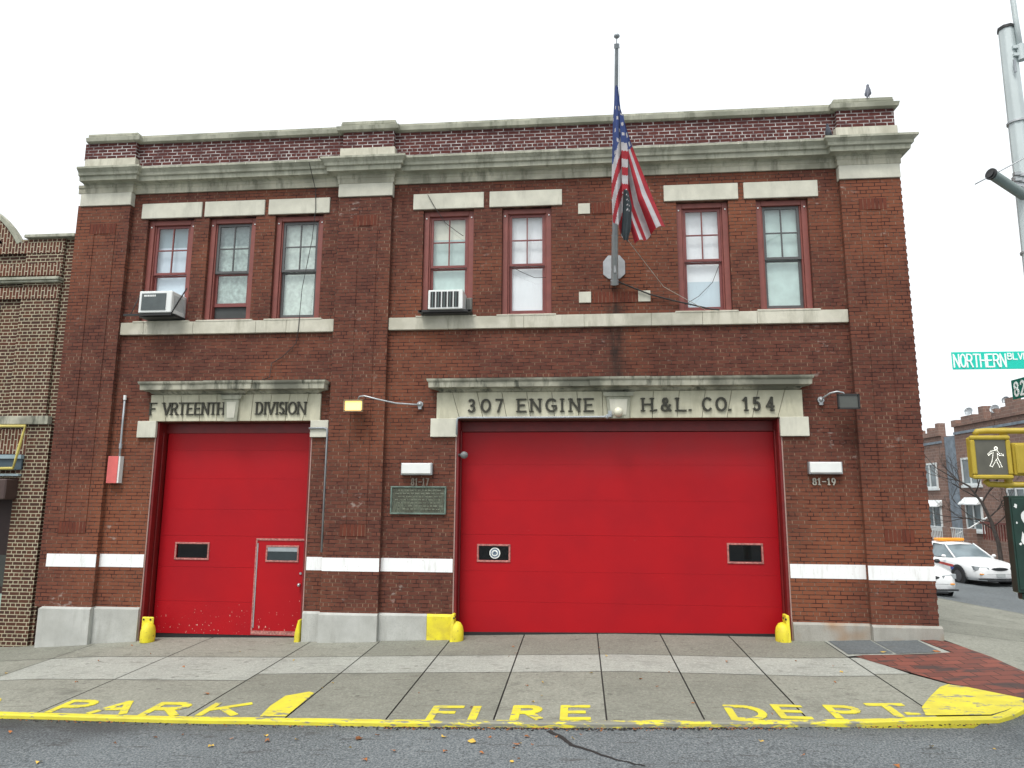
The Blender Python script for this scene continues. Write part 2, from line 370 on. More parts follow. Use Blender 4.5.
# ------------------------------------------------------------------ lettering: strokes on a unit box (x right, y up)
def arc(cx, cy, rx, ry, a0, a1, n=8):
    return [(cx + rx * math.cos(R(a0 + (a1 - a0) * i / n)), cy + ry * math.sin(R(a0 + (a1 - a0) * i / n))) for i in range(n + 1)]
G = {
 'A': [[(0, 0), (.5, 1), (1, 0)], [(.2, .36), (.8, .36)]],
 'B': [[(0, 0), (0, 1), (.5, 1)] + arc(.5, .76, .35, .24, 90, -90, 6) + [(0, .52)], [(.5, .52)] + arc(.5, .26, .45, .26, 90, -90, 6) + [(0, 0)]],
 'C': [arc(.55, .5, .55, .5, 48, 312, 14)],
 'D': [[(0, 0), (0, 1), (.4, 1)] + arc(.4, .5, .6, .5, 90, -90, 10) + [(0, 0)]],
 'E': [[(1, 1), (0, 1), (0, 0), (1, 0)], [(0, .52), (.8, .52)]],
 'F': [[(1, 1), (0, 1), (0, 0)], [(0, .52), (.75, .52)]],
 'G': [arc(.55, .5, .55, .5, 48, 330, 14) + [(1, .45), (.6, .45)]],
 'H': [[(0, 0), (0, 1)], [(1, 0), (1, 1)], [(0, .52), (1, .52)]],
 'I': [[(.5, 0), (.5, 1)]],
 'K': [[(0, 0), (0, 1)], [(1, 1), (0, .42)], [(.35, .62), (1, 0)]],
 'L': [[(0, 1), (0, 0), (1, 0)]],
 'N': [[(0, 0), (0, 1), (1, 0), (1, 1)]],
 'O': [arc(.5, .5, .5, .5, 90, 450, 18)],
 'P': [[(0, 0), (0, 1), (.5, 1)] + arc(.5, .73, .45, .27, 90, -90, 7) + [(0, .46)]],
 'R': [[(0, 0), (0, 1), (.5, 1)] + arc(.5, .75, .42, .25, 90, -90, 7) + [(0, .5)], [(.5, .5), (1, 0)]],
 'S': [arc(.5, .75, .42, .25, 35, 270, 9) + arc(.5, .25, .45, .25, 90, -145, 9)],
 'T': [[(0, 1), (1, 1)], [(.5, 1), (.5, 0)]],
 'V': [[(0, 1), (.5, 0), (1, 1)]],
 '0': [arc(.5, .5, .5, .5, 90, 450, 18)], '1': [[(.2, .8), (.5, 1), (.5, 0)]],
 '2': [arc(.5, .72, .42, .28, 160, -30, 8) + [(.05, 0), (1, 0)]],
 '3': [arc(.45, .75, .42, .25, 145, -90, 8) + arc(.45, .26, .5, .26, 90, -145, 9)],
 '4': [[(.75, 0), (.75, 1), (0, .3), (1, .3)]],
 '5': [[(.9, 1), (.15, 1), (.1, .58)] + arc(.45, .32, .48, .32, 120, -145, 10)],
 '7': [[(0, 1), (1, 1), (.35, 0)]],
 '8': [arc(.5, .76, .38, .24, -90, 270, 12), arc(.5, .26, .46, .26, 90, 450, 12)],
 '9': [arc(.5, .68, .45, .32, -10, 350, 12) + [(.9, .4), (.45, 0)]],
 '-': [[(0, .5), (1, .5)]], '.': [[(.35, .04), (.65, .04)]],
 '&': [[(1, 0), (.25, .72)] + arc(.45, .8, .22, .2, 190, -30, 7) + [(.12, .38)] + arc(.4, .24, .34, .24, 160, 330, 7) + [(.95, .45)]],
}
SERIF = {'A': [(0, 0), (1, 0)], 'F': [(0, 0), (0, 1)], 'E': [(0, 0), (0, 1)], 'H': [(0, 0), (0, 1), (1, 0), (1, 1)], 'I': [(.5, 0), (.5, 1)], 'L': [(0, 0), (0, 1)],
         'N': [(0, 0), (0, 1), (1, 1)], 'R': [(0, 0), (0, 1), (1, 0)], 'T': [(.5, 0)], 'V': [(0, 1), (1, 1)], 'D': [(0, 0), (0, 1)], 'P': [(0, 0), (0, 1)], '1': [(.5, 0)], '4': [(.75, 0)], 'K': [(0, 0), (0, 1)]}
def glyph(mb, ch, fn, w_, h, sw, thick, serif=False, mi=0, butt=True):
    """fn(x, y, d) -> world point; x, y in metres in the letter's own box, d = height off the surface"""
    k = 0
    def seg(a, b, wid, k):
        dx, dy = b[0] - a[0], b[1] - a[1]; L = math.hypot(dx, dy) or 1e-6; nx, ny = -dy / L * wid / 2, dx / L * wid / 2
        ex, ey = dx / L * wid * .38, dy / L * wid * .38
        a = (a[0] - ex, a[1] - ey); b = (b[0] + ex, b[1] + ey)
        q = [(a[0] - nx, a[1] - ny), (b[0] - nx, b[1] - ny), (b[0] + nx, b[1] + ny), (a[0] + nx, a[1] + ny)]
        t = thick + k * .0005
        mb.hexa([fn(p[0], p[1], 0) for p in q] + [fn(p[0], p[1], t) for p in q], mi)
    for st in G[ch]:
        pts = [(p[0] * w_, p[1] * h) for p in st]
        for i in range(len(pts) - 1):
            a, b = pts[i], pts[i + 1]
            wid = sw
            if serif:
                dx, dy = abs(b[0] - a[0]), abs(b[1] - a[1])
                wid = sw * (.78 if dx > dy * 2 else 1.0)
            seg(a, b, wid, k % 12); k += 1
    if serif:
        for p in SERIF.get(ch, []):
            x, y = p[0] * w_, p[1] * h
            seg((x - sw * .9, y), (x + sw * .9, y), sw * .45, 12 + k % 4); k += 1

# ------------------------------------------------------------------ ground shape
GP = [(-60, -.9), (-14, -.62), (-9.1, -.41), (-7.1, -.27), (-4, -.2), (-1.8, -.12), (1.4, -.01), (4, 0), (5.5, .05), (6.6, .11), (10.4, -.30), (12, -.48), (15.5, -.72), (200, -.75)]
def gx(x):
    for i in range(len(GP) - 1):
        if x <= GP[i + 1][0]:
            a, b = GP[i], GP[i + 1]; t = max(0, (x - a[0]) / (b[0] - a[0])); return a[1] + (b[1] - a[1]) * t
    return GP[-1][1]
def gz(x, y): return gx(x) + .025 * min(y, 0)
CURB = [(-40, -3.4), (-14, -3.75), (-6.3, -3.98), (-3, -4.12), (-1.4, -4.2), (1.2, -4.24), (3, -4.06), (4.5, -3.87), (5.35, -3.83)]
def curb_y(x):
    for i in range(len(CURB) - 1):
        if x <= CURB[i + 1][0]:
            a, b = CURB[i], CURB[i + 1]; t = max(0, (x - a[0]) / (b[0] - a[0])); return a[1] + (b[1] - a[1]) * t
    return CURB[-1][1]
CORNER = [(5.35, -3.83), (5.62, -3.66), (5.95, -3.38), (7.5, -2.4), (10, 0), (12.0, 4), (11.6, 6.5), (10.45, 8.1), (9.2, 8.7), (9.0, 45)]

def sheet(mb, poly, dz, mi=0, step=.5):
    """polygon laid on the ground, cut into a fine grid that follows its shape"""
    bm = bmesh.new(); vs_ = [bm.verts.new((x, y, 0)) for x, y in poly]; bm.faces.new(vs_)
    xs = [p[0] for p in poly]; ys = [p[1] for p in poly]
    def cut(co, no):
        g = bm.verts[:] + bm.edges[:] + bm.faces[:]
        bmesh.ops.bisect_plane(bm, geom=g, plane_co=co, plane_no=no)
    x = math.ceil(min(xs) / step) * step
    cuts = [p[0] for p in GP if min(xs) < p[0] < max(xs)]
    while x < max(xs): cuts.append(x); x += step
    for x in cuts: cut((x, 0, 0), (1, 0, 0))
    if min(ys) < 0 < max(ys): cut((0, 0, 0), (0, 1, 0))
    bm.verts.index_update()
    mb.add([(v.co.x, v.co.y, gz(v.co.x, v.co.y) + dz) for v in bm.verts], [tuple(v.index for v in f.verts) for f in bm.faces], mi)
    bm.free()

# road: one sheet under everything, dropping out of the way beneath the sidewalk
def axis(a, b, fine0, fine1, f, c):
    out = [a]; x = a
    while x < b:
        x += f if fine0 - 1e-6 <= x < fine1 else c; out.append(min(x, b))
    return out
mb = MB(); X = axis(-140, 220, -16, 24, .5, 8); Yc = axis(-60, 300, -16, 24, .5, 8)
def inside_walk(x, y):
    if x <= 5.35: return y > curb_y(x) + .3
    pts = CORNER
    cx = None
    for i in range(len(pts) - 1):
        (x0, y0), (x1, y1) = pts[i], pts[i + 1]
        if min(y0, y1) <= y <= max(y0, y1) and y0 != y1: cx = x0 + (x1 - x0) * (y - y0) / (y1 - y0)
    if y > 45: cx = 9.0
    return cx is not None and x < cx - .45
def rz(x, y):
    if inside_walk(x, y): return -1.3
    return gz(x, min(y, max(-5.0, curb_y(min(x, 5.35)))) if y < 0 else 0) - .045 + (.012 * min(8, max(0, curb_y(min(x, 5.3)) - y)) if y < -3 else 0)
v = [(x, y, rz(x, y)) for y in Yc for x in X]; nx = len(X)
mb.add(v, [(j * nx + i, j * nx + i + 1, (j + 1) * nx + i + 1, (j + 1) * nx + i) for j in range(len(Yc) - 1) for i in range(nx - 1)], 0, True)
mb.build('road', M['asphalt'], kind='structure')
mb = MB(); mb.quad((-1500, -1500, -1.6), (1500, -1500, -1.6), (1500, 1500, -1.6), (-1500, 1500, -1.6)); mb.build('ground', M['far_ground'], kind='structure')

# sidewalk
mb = MB()
XS = [-40, -30, -20, -14, -12.4, -10.1, -7.9, -5.9, -3.92, -2.67, -1.45, -.2, 1.07, 2.15, 3.3, 4.75]
for i in range(len(XS) - 1):
    a, b = XS[i], XS[i + 1]; g = .010
    mid = -2.12 if a >= -4 else -2.45
    rows = [(0.40, -1.14), (-1.14, mid), (mid, None)]
    for k, (y0, y1) in enumerate(rows):
        mi = [0, 1, 0][k] if a > -8 else random.choice((0, 0, 2))
        if k == 0 and a > -3: mi = 2
        if k == 2: mi = random.choice((0, 0, 2))
        if a == -1.45 and k == 2: mi = 2
        if a == 3.3 and k == 0: continue
        if y1 is None:
            pts = [(a + g, mid - g), (a + g, curb_y(a) + .09)] + [(x, curb_y(x) + .09) for x, _ in CURB if a < x < b] + [(b - g, curb_y(b) + .09), (b - g, mid - g)]
        else: pts = [(a + g, y0 - (g if k else 0)), (a + g, y1 + g), (b - g, y1 + g), (b - g, y0 - (g if k else 0))]
        sheet(mb, pts, 0, mi)
sheet(mb, [(3.31, .40), (3.31, -1.13), (4.74, -1.13), (4.74, .40)], 0, 2)
# right of the last joint, up to the pavers
sheet(mb, [(4.76, -1.15), (4.76, -2.02), (5.22, -2.02), (4.95, -1.15)], 0, 1)
sheet(mb, [(4.76, -2.04), (4.76, -3.72), (5.35, -3.71), (5.62, -3.55), (6.02, -3.2), (5.5, -2.55), (5.23, -2.04)], 0, 0)
# around the corner, along the side street
edge = CORNER[2:]
side = [(6.04, -3.2)] + [(6.7, -2.2), (6.7, -.9), (6.5, -.2)]
big = [(6.55, .0), (6.72, -1.2), (6.72, -2.3), (7.4, -2.28), (9.9, .1), (9.9, .86), (6.55, .86)]
sheet(mb, big, 0, 0)
sheet(mb, [(6.55, .88), (9.9, .88), (10.65, 1.6), (11.2, 2.7), (7.98, 2.7), (6.55, 2.7)], 0, 2)
sheet(mb, [(6.55, 2.72), (11.22, 2.72), (11.85, 4), (11.45, 6.45), (10.35, 7.98), (9.08, 8.6), (8.88, 45), (6.55, 45)], 0, 0)
sheet(mb, [(-40, .3), (-40, -3.35), (-14, -3.7), (-3, -4.05), (1.2, -4.15), (3, -4.0), (5.35, -3.78), (5.9, -3.35), (7.5, -2.35), (9.95, 0.0), (11.9, 4), (11.5, 6.4), (10.35, 8.0), (9.1, 8.62), (8.9, 45), (6.4, 45), (6.4, .3)], -.02, 3)
mb.build('sidewalk', [M['walk'], M['walk_l'], M['walk_b'], M['walk_joint']], kind='structure')

# curb: yellow along the apron, bare round the corner
def curb_strip(pts, name, mat, zoff=0.0):
    mb = MB(); rings = []
    for i, (x, y) in enumerate(pts):
        a = pts[max(i - 1, 0)]; b = pts[min(i + 1, len(pts) - 1)]; dx, dy = b[0] - a[0], b[1] - a[1]; L = math.hypot(dx, dy); nx_, ny = -dy / L, dx / L
        z = gz(x, y + .06)
        rings.append([(x - nx_ * .006, y - ny * .006, z - .25), (x - nx_ * .0, y, z - .012 + zoff), (x + nx_ * .014, y + ny * .014, z + .004 + zoff), (x + nx_ * .085, y + ny * .085, z + .006 + zoff), (x + nx_ * .085, y + ny * .085, z - .2)])
    k = 5; mb.add([p for r_ in rings for p in r_], [(i * k + j, (i + 1) * k + j, (i + 1) * k + j + 1, i * k + j + 1) for i in range(len(rings) - 1) for j in range(k - 1)])
    mb.build(name, mat, kind='structure')
dense = []
for i in range(len(CURB) - 1):
    a, b = CURB[i], CURB[i + 1]; n = max(2, int((b[0] - a[0]) / .4))
    for j in range(n): t = j / n; dense.append((a[0] + (b[0] - a[0]) * t, a[1] + (b[1] - a[1]) * t + (random.uniform(-.006, .006) if a[0] > -10 else 0)))
dense.append(CURB[-1])
curb_strip([p for p in dense if p[0] > -10.2] + CORNER[1:3], 'curb', M['curb'])
curb_strip([p for p in dense if p[0] <= -10.2] + [next(p for p in dense if p[0] > -10.2)], 'curb', M['walk_b'])
curb_strip(CORNER[2:], 'curb', M['walk_b'], -.0)
# painted flare and wedge, pavers, hatches
mb = MB(); sheet(mb, [(4.63, -3.74), (4.72, -3.45), (5.0, -3.05), (5.3, -2.66), (5.47, -2.53), (5.63, -2.68), (6.0, -3.17), (5.88, -3.35), (5.56, -3.58), (5.33, -3.715)], .008, 0, .25)
mb.build('sidewalk_markings', M['road_yellow'], kind='structure')
mb = MB(); sheet(mb, [(-3.0, -4.0), (-2.68, -4.0), (-2.69, -3.08), (-2.78, -3.02), (-3.03, -3.2), (-3.05, -3.6)], .006, 0, .25)
mb.build('sidewalk_markings', M['road_yellow'], kind='structure')
mb = MB(); sheet(mb, [(4.86, -1.08), (5.2, -1.88), (5.5, -2.5), (6.0, -3.16), (6.06, -3.12), (6.7, -2.2), (6.72, -1.19), (6.55, -.3), (6.3, -.02), (6.2, -.02), (6.3, -.95), (5.6, -1.02), (5.0, -1.0)], .006, 0, .25)
mb.build('brick_pavement', M['paver'], kind='structure')
ht = thing('cellar_hatch', 'pair of dark slate cellar hatch plates set in the sidewalk by the right pier', 'hatch', (5.5, -.5, gz(5.5, -.5)))
for x0, x1 in ((4.80, 5.47), (5.50, 6.16)): mb = MB(); sheet(mb, [(x0, -.08), (x0, -.96), (x1, -.93), (x1, -.06)], .010, 0, .25); mb.build('hatch_plate', M['hatch'], ht)
mb = MB(); sheet(mb, [(4.755, -.05), (4.755, -1.08), (5.0, -1.0), (6.28, -.955), (6.19, -.03)], .003, 0, .25)
mb.build('concrete_surround', M['walk_l'], ht)
# painted words on the apron
def ground_fn(ox, oy, lean=0.0):
    return lambda x, y, d: (ox + x + lean * y, oy + y, gz(ox + x, oy + y) + .004 + d)
mb = MB()
for ch, x0, y0, w_, h, sw in (('O', -7.2, -3.83, .42, .44, .1), ('P', -5.76, -3.87, .36, .42, .095), ('A', -5.2, -3.9, .42, .43, .095), ('R', -4.5, -3.95, .40, .44, .1), ('K', -3.78, -3.93, .42, .41, .095),
                              ('F', -.94, -4.09, .3, .42, .09), ('I', -.52, -4.09, .14, .41, .1), ('R', .03, -4.09, .27, .42, .1), ('E', .59, -4.09, .27, .43, .09),
                              ('D', 2.49, -3.99, .35, .44, .09), ('E', 3.05, -3.89, .28, .42, .085), ('P', 3.66, -3.84, .30, .40, .09), ('T', 4.16, -3.75, .36, .40, .1), ('.', 4.37, -3.68, .30, .3, .085)):
    glyph(mb, ch, ground_fn(x0, y0), w_, h, sw, .003)
mb.build('sidewalk_markings', M['road_yellow'], kind='structure')
# crack in the asphalt + gutter grit + leaves
mb = MB(); pts = [(.43, -4.33), (.55, -4.5), (.69, -4.76), (.87, -4.92), (1.06, -5.1), (1.27, -5.25), (1.42, -5.31)]
fine = []
for i in range(len(pts) - 1):
    for j in range(5):
        t = j / 5; fine.append((pts[i][0] * (1 - t) + pts[i + 1][0] * t + random.uniform(-.012, .012), pts[i][1] * (1 - t) + pts[i + 1][1] * t + random.uniform(-.012, .012)))
v = []
for i, (x, y) in enumerate(fine):
    wd = .016 * (1 - i / len(fine)) + .005 + random.uniform(0, .004); v += [(x - wd, y - wd, rz(x, y) + .004), (x + wd, y + wd, rz(x, y) + .004)]
mb.add(v, [(2 * i, 2 * i + 1, 2 * i + 3, 2 * i + 2) for i in range(len(fine) - 1)]); mb.build('road_surface_line', M['crack'], kind='structure')
mb = MB(); x = -7.5
while x < 5.2:
    y = curb_y(x) - .01; n = 12 if -1.5 < x < 2.9 else 2
    for k in range(n):
        s_ = random.uniform(.003, .012); px, py = x + random.uniform(0, .06), y - abs(random.gauss(0, .035)) - .004
        mb.ball((px, py, rz(px, py) + s_ * .2), (s_ * random.uniform(.8, 2), s_, s_ * .6), 5, 3, random.choice((0, 0, 0, 1)))
    x += .05
mb.build('gutter_debris', [M['crack'], M['orange_leaf']], kind='stuff', label='dark grit and leaf litter lying in the gutter along the curb', cat='debris')
mb = MB()
def leaf(x, y, s_, base):
    z = base(x, y) + .012; a = random.uniform(0, 6.28); n = 7; v = [(x, y, z + s_ * .15)]
    for k in range(n):
        t = a + 6.283 * k / n; r = s_ * (1.0 if k % 2 else .55) * random.uniform(.8, 1.2); v.append((x + r * math.cos(t), y + r * math.sin(t) * .8, z + random.uniform(-.006, .02)))
    mb.add(v, [(0, k + 1, (k + 1) % n + 1) for k in range(n)], random.choice((0, 0, 1)))
for _ in range(60): leaf(random.uniform(-6.5, 6.0), -4.5 - random.random() ** 1.6 * 1.6, random.uniform(.015, .045), rz)
for _ in range(34):
    x = random.uniform(-8, 5.0); leaf(x, random.uniform(-3.9, -.3), random.uniform(.012, .035), lambda a, b: gz(a, b) - .004)
for x, y in ((-4.15, -3.1), (6.1, -.9), (5.35, -.85), (-1.6, -4.62), (-.35, -4.7)): leaf(x, y, .06, gz if y > -4 else rz)
mb.build('fallen_leaves', [M['orange_leaf'], paint('yellow_leaf', (.55, .36, .06), .8, var=.4, scale=1.3)], kind='stuff', label='orange and brown leaves scattered over street and sidewalk', cat='leaves')

# ------------------------------------------------------------------ FIREHOUSE
house = thing('firehouse', 'two storey red brick firehouse with two red garage doors', 'fire station', (-1.3, 0, -.1))
WX = [(-7.70, -6.73), (-6.42, -5.46), (-5.07, -4.10), (-2.13, -1.16), (-.62, .31), (2.61, 3.55), (4.04, 4.96)]
WZ0, WZ1 = 5.60, 7.72
D1 = (-7.15, -4.11, -.6, 3.68); D2 = (-1.42, 4.27, -.6, 3.705)
ops = [(a, b, WZ0, WZ1, .30) for a, b in WX] + [D1 + (.42,), D2 + (.45,)]
XL, XR = -9.14, 6.53
def wall_sheet(mb, x0, x1, z0, z1, y, ops, mi=0):
    xs = sorted({x0, x1, *[o[0] for o in ops], *[o[1] for o in ops]}); zs = sorted({z0, z1, *[o[2] for o in ops], *[o[3] for o in ops]})
    for i in range(len(xs) - 1):
        for j in range(len(zs) - 1):
            cx, cz = (xs[i] + xs[i + 1]) / 2, (zs[j] + zs[j + 1]) / 2
            if any(o[0] < cx < o[1] and o[2] < cz < o[3] for o in ops): continue
            mb.quad((xs[i], y, zs[j]), (xs[i + 1], y, zs[j]), (xs[i + 1], y, zs[j + 1]), (xs[i], y, zs[j + 1]), mi)
    for a, b, c, d, dep in ops:
        mb.quad((a, y, c), (a, y + dep, c), (a, y + dep, d), (a, y, d), mi); mb.quad((b, y, c), (b, y, d), (b, y + dep, d), (b, y + dep, c), mi)
        mb.quad((a, y, d), (a, y + dep, d), (b, y + dep, d), (b, y, d), mi); mb.quad((a, y, c), (b, y, c), (b, y + dep, c), (a, y + dep, c), mi)
mb = MB(); wall_sheet(mb, XL, XR, -.6, 8.4, 0, ops)
mb.quad((XR, 0, -.6), (XR, 14, -.6), (XR, 14, 8.4), (XR, 0, 8.4)); mb.quad((XL, 14, -.6), (XL, 0, -.6), (XL, 0, 8.4), (XL, 14, 8.4)); mb.quad((XR, 14, -.6), (XL, 14, -.6), (XL, 14, 8.4), (XR, 14, 8.4))
# toothed brick edges of the corner
mb.build('brick_wall', M['brick'], house)
mb = MB(); mb.quad((XL + .02, .02, 8.86), (XR - .02, .02, 8.86), (XR - .02, 13.98, 8.86), (XL + .02, 13.98, 8.86))
mb.quad((XL + .3, .46, 4.8), (XR - .3, .46, 4.8), (XR - .3, 13.5, 4.8), (XL + .3, 13.5, 4.8))   # upper floor slab keeps the rooms dark
mb.build('roof', M['roofing'], house)
PIERS = [(-9.14, -8.03), (-3.765, -2.73), (5.505, 6.53)]
for (a, b) in PIERS:
    mb = MB(); mb.box(a, b + (.012 if b > 6 else 0), -.1, .01, .30, 8.02)
    z, k = .372, 0                             # alternate courses step out 12 mm at the outer arris: the toothed corner
    while z < 7.9:
        if k % 2 and b > 6: mb.box(b + .0125, b + .026, -.094, -.004, z, z + .06)
        z += .0677; k += 1
    mb.build('brick_pier', M['brick'], house)
    # flush panel outlined in upright and stacked headers
    x0, x1, z0, z1 = a + .30, b - .26, 1.62, 7.62
    mb = MB(); y0, y1 = -.112, -.101
    mb.box(x0, x1, y0, y1, z1 - .205, z1, 0); mb.box(x0, x1, y0, y1, z0, z0 + .205, 0)
    mb.box(x0, x0 + .105, y0, y1, z0 + .21, z1 - .21, 1); mb.box(x1 - .105, x1, y0, y1, z0 + .21, z1 - .21, 1)
    mb.build('panel_outline', [M['brick_band'], M['brick']], house)
# panel between the upper windows with four stone corner blocks
mb = MB(); mb.box(1.06, 1.88, -.012, .004, 7.545, 7.75, 0); mb.box(1.06, 1.88, -.012, .004, 5.83, 6.03, 0)
mb.box(.83, .93, -.010, .004, 6.07, 7.52, 1); mb.box(1.98, 2.08, -.010, .004, 6.07, 7.52, 1); mb.build('panel_outline', [M['brick_band'], M['brick']], house)
for x, z in ((.81, 7.545), (.81, 5.835), (1.88, 7.545), (1.88, 5.835)):
    mb = MB(); mb.box(x, x + .22, -.02, .01, z, z + .205); mb.build('corner_block', M['lime'], house, .004)
# painted white stripe, in pieces between the doors
mb = MB()
for a, b, y in ((-9.0, -8.03, -.1), (-8.03, -7.17, 0), (-4.09, -3.765, 0), (-3.765, -2.73, -.1), (-2.73, -1.44, 0), (4.29, 5.505, 0), (5.505, 6.548, -.1)):
    mb = MB(); mb.box(a, b, y - .006, y + .002 if y == 0 else y, 1.012, 1.242); mb.build('painted_stripe', M['white_paint'], house)
# stone base blocks
def base_block(x0, x1, y, mat, z1=.307, nl=False):
    mb = MB(); mb.box(x0, x1, y, .01, -.7, z1 - .035)
    mb.add([(x0, y, z1 - .035), (x1, y, z1 - .035), (x1, y + .035, z1), (x0 + (.05 if nl else 0), y + .035, z1), (x0, .01, z1 - .035), (x1, .01, z1 - .035), (x1, .01, z1), (x0 + (.05 if nl else 0), .01, z1)],
           [(0, 1, 2, 3), (3, 2, 6, 7), (0, 3, 7, 4), (1, 5, 6, 2)])
    mb.build('stone_base', mat, house)
base_block(-9.02, -8.02, -.145, M['granite'], nl=True); base_block(-8.015, -7.16, -.05, M['granite'])
base_block(-4.10, -3.775, -.05, M['granite']); base_block(-3.77, -2.725, -.145, M['granite']); base_block(-2.72, -1.87, -.05, M['granite'])
base_block(-1.865, -1.43, -.058, M['yellow'])
base_block(4.28, 5.495, -.05, M['granite_rust']); base_block(5.50, 6.58, -.145, M['granite_rust'])
mb = MB(); mb.box(6.53, 6.58, .012, 14, -.7, .30); mb.build('stone_base', M['granite_rust'], house, .01)
# sill courses
def run_blocks(name, mat, x0, x1, y0, y1, z0, z1, cuts, bevel=.006, parent=None, gap=.004):
    mb = MB(); xs = [x0] + cuts + [x1]
    for i in range(len(xs) - 1): mb.box(xs[i] + gap / 2, xs[i + 1] - gap / 2, y0, y1, z0 + random.uniform(-.002, .002), z1)
    mb.box(x0 + .01, x1 - .01, y0 + .012, y1, z0 + .01, z1 - .01, 1)
    return mb.build(name, [mat, M['joint']], parent or house, bevel)
run_blocks('window_sill', M['lime_sill'], -8.025, -3.77, -.065, .01, 5.365, 5.605, [-7.55, -6.55, -5.3, -4.7])
run_blocks('window_sill', M['lime_sill'], -2.725, 5.50, -.065, .01, 5.375, 5.605, [-1.6, -.2, .9, 2.1, 3.0, 3.95])
for a, b in WX:      # raised lugs under the windows
    mb = MB(); mb.box(a - .08, b + .08, -.072, .12, 5.6, 5.632); mb.build('sill_slip', M['lime_sill'], house, .004)
for x0, x1 in ((-7.83, -6.58), (-6.52, -5.29), (-5.21, -3.98), (-2.33, -.97), (-.86, .51), (2.39, 3.73), (3.83, 5.14)):
    mb = MB(); mb.box(x0, x1, -.03, .012, 7.735, 8.045); mb.box(x0 + .14, x1 - .14, .012, .10, 7.722, 7.74); mb.build('window_lintel', M['lime'], house, .006)

# cornice following the pier breaks, returning along the side street
PATH = [(-9.14, -.1), (-8.03, -.1), (-8.03, 0), (-3.765, 0), (-3.765, -.1), (-2.73, -.1), (-2.73, 0), (5.505, 0), (5.505, -.1), (6.53, -.1), (6.53, 14)]
# frieze band
mb = MB(); mb.profile([(0, 8.262), (.035, 8.262), (.035, 8.36), (.05, 8.375), (.05, 8.43), (0, 8.43)], PATH)
mb.build('frieze', M['frieze'], house)
mb = MB()
mb.profile([(0, 8.425), (.05, 8.425), (.09, 8.445), (.20, 8.452), (.21, 8.535), (.235, 8.54), (.245, 8.55), (.25, 8.60), (.30, 8.655), (.31, 8.66), (.31, 8.70), (0, 8.76)], [(-9.02, -.1)] + PATH[1:-2] + [(6.47, -.1), (6.47, 14)])
mb.build('cornice', M['lime_dirty'], house)
mb = MB()      # thin joints across the cornice: shallow raised lead covers
for x in (-7.0, -5.6, -4.6, -1.9, -.55, .85, 2.3, 3.7, 4.8):
    mb = MB(); mb.box(x, x + .012, -.314, -.26, 8.655, 8.705); mb.build('cornice_joint', M['lime'], house)
for a, b in PIERS:
    mb = MB(); mb.box(a + (.05 if a < -9 else -.015), b + .015, -.13, .012, 8.0, 8.262); mb.build('pier_capital', M['lime'], house, .006)
    mb = MB(); mb.box(a + (.06 if a < -9 else -.02), b + .03, -.135, .02, 8.74, 8.995); mb.build('pedestal_block', M['lime_sill'], house, .006)
# parapet
mb = MB(); mb.box(XL, XR, .0, .3, 8.40, 9.34)
for a, b in PIERS: mb.box(a + .02, b - .0, -.1, -.001, 8.99, 9.34)
mb.box(XR - .3, XR - .001, .3, 14, 8.40, 9.34); mb.box(XL + .001, XL + .3, .3, 14, 8.40, 9.34); mb.build('parapet', M['brick_parapet'], house)
mb = MB()
cp = [(-9.07, -.1), (-8.01, -.1), (-8.01, 0), (-3.785, 0), (-3.785, -.1), (-2.71, -.1), (-2.71, 0), (5.485, 0), (5.485, -.1), (6.53, -.1), (6.53, 14)]
mb.profile([(-.32, 9.342), (.02, 9.342), (.07, 9.36), (.085, 9.435), (.01, 9.45), (.01, 9.52), (-.3, 9.55)], cp)
mb.build('coping', M['lime_dirty'], house)
for a, b in ((-9.08, -8.01), (-3.785, -2.71), (5.485, 6.53)):
    mb = MB(); mb.box(a + .0, b, -.115, .25, 9.49, 9.565 if a > -9 else 9.545); mb.build('coping_cap', M['lime_dirty'], house, .01)

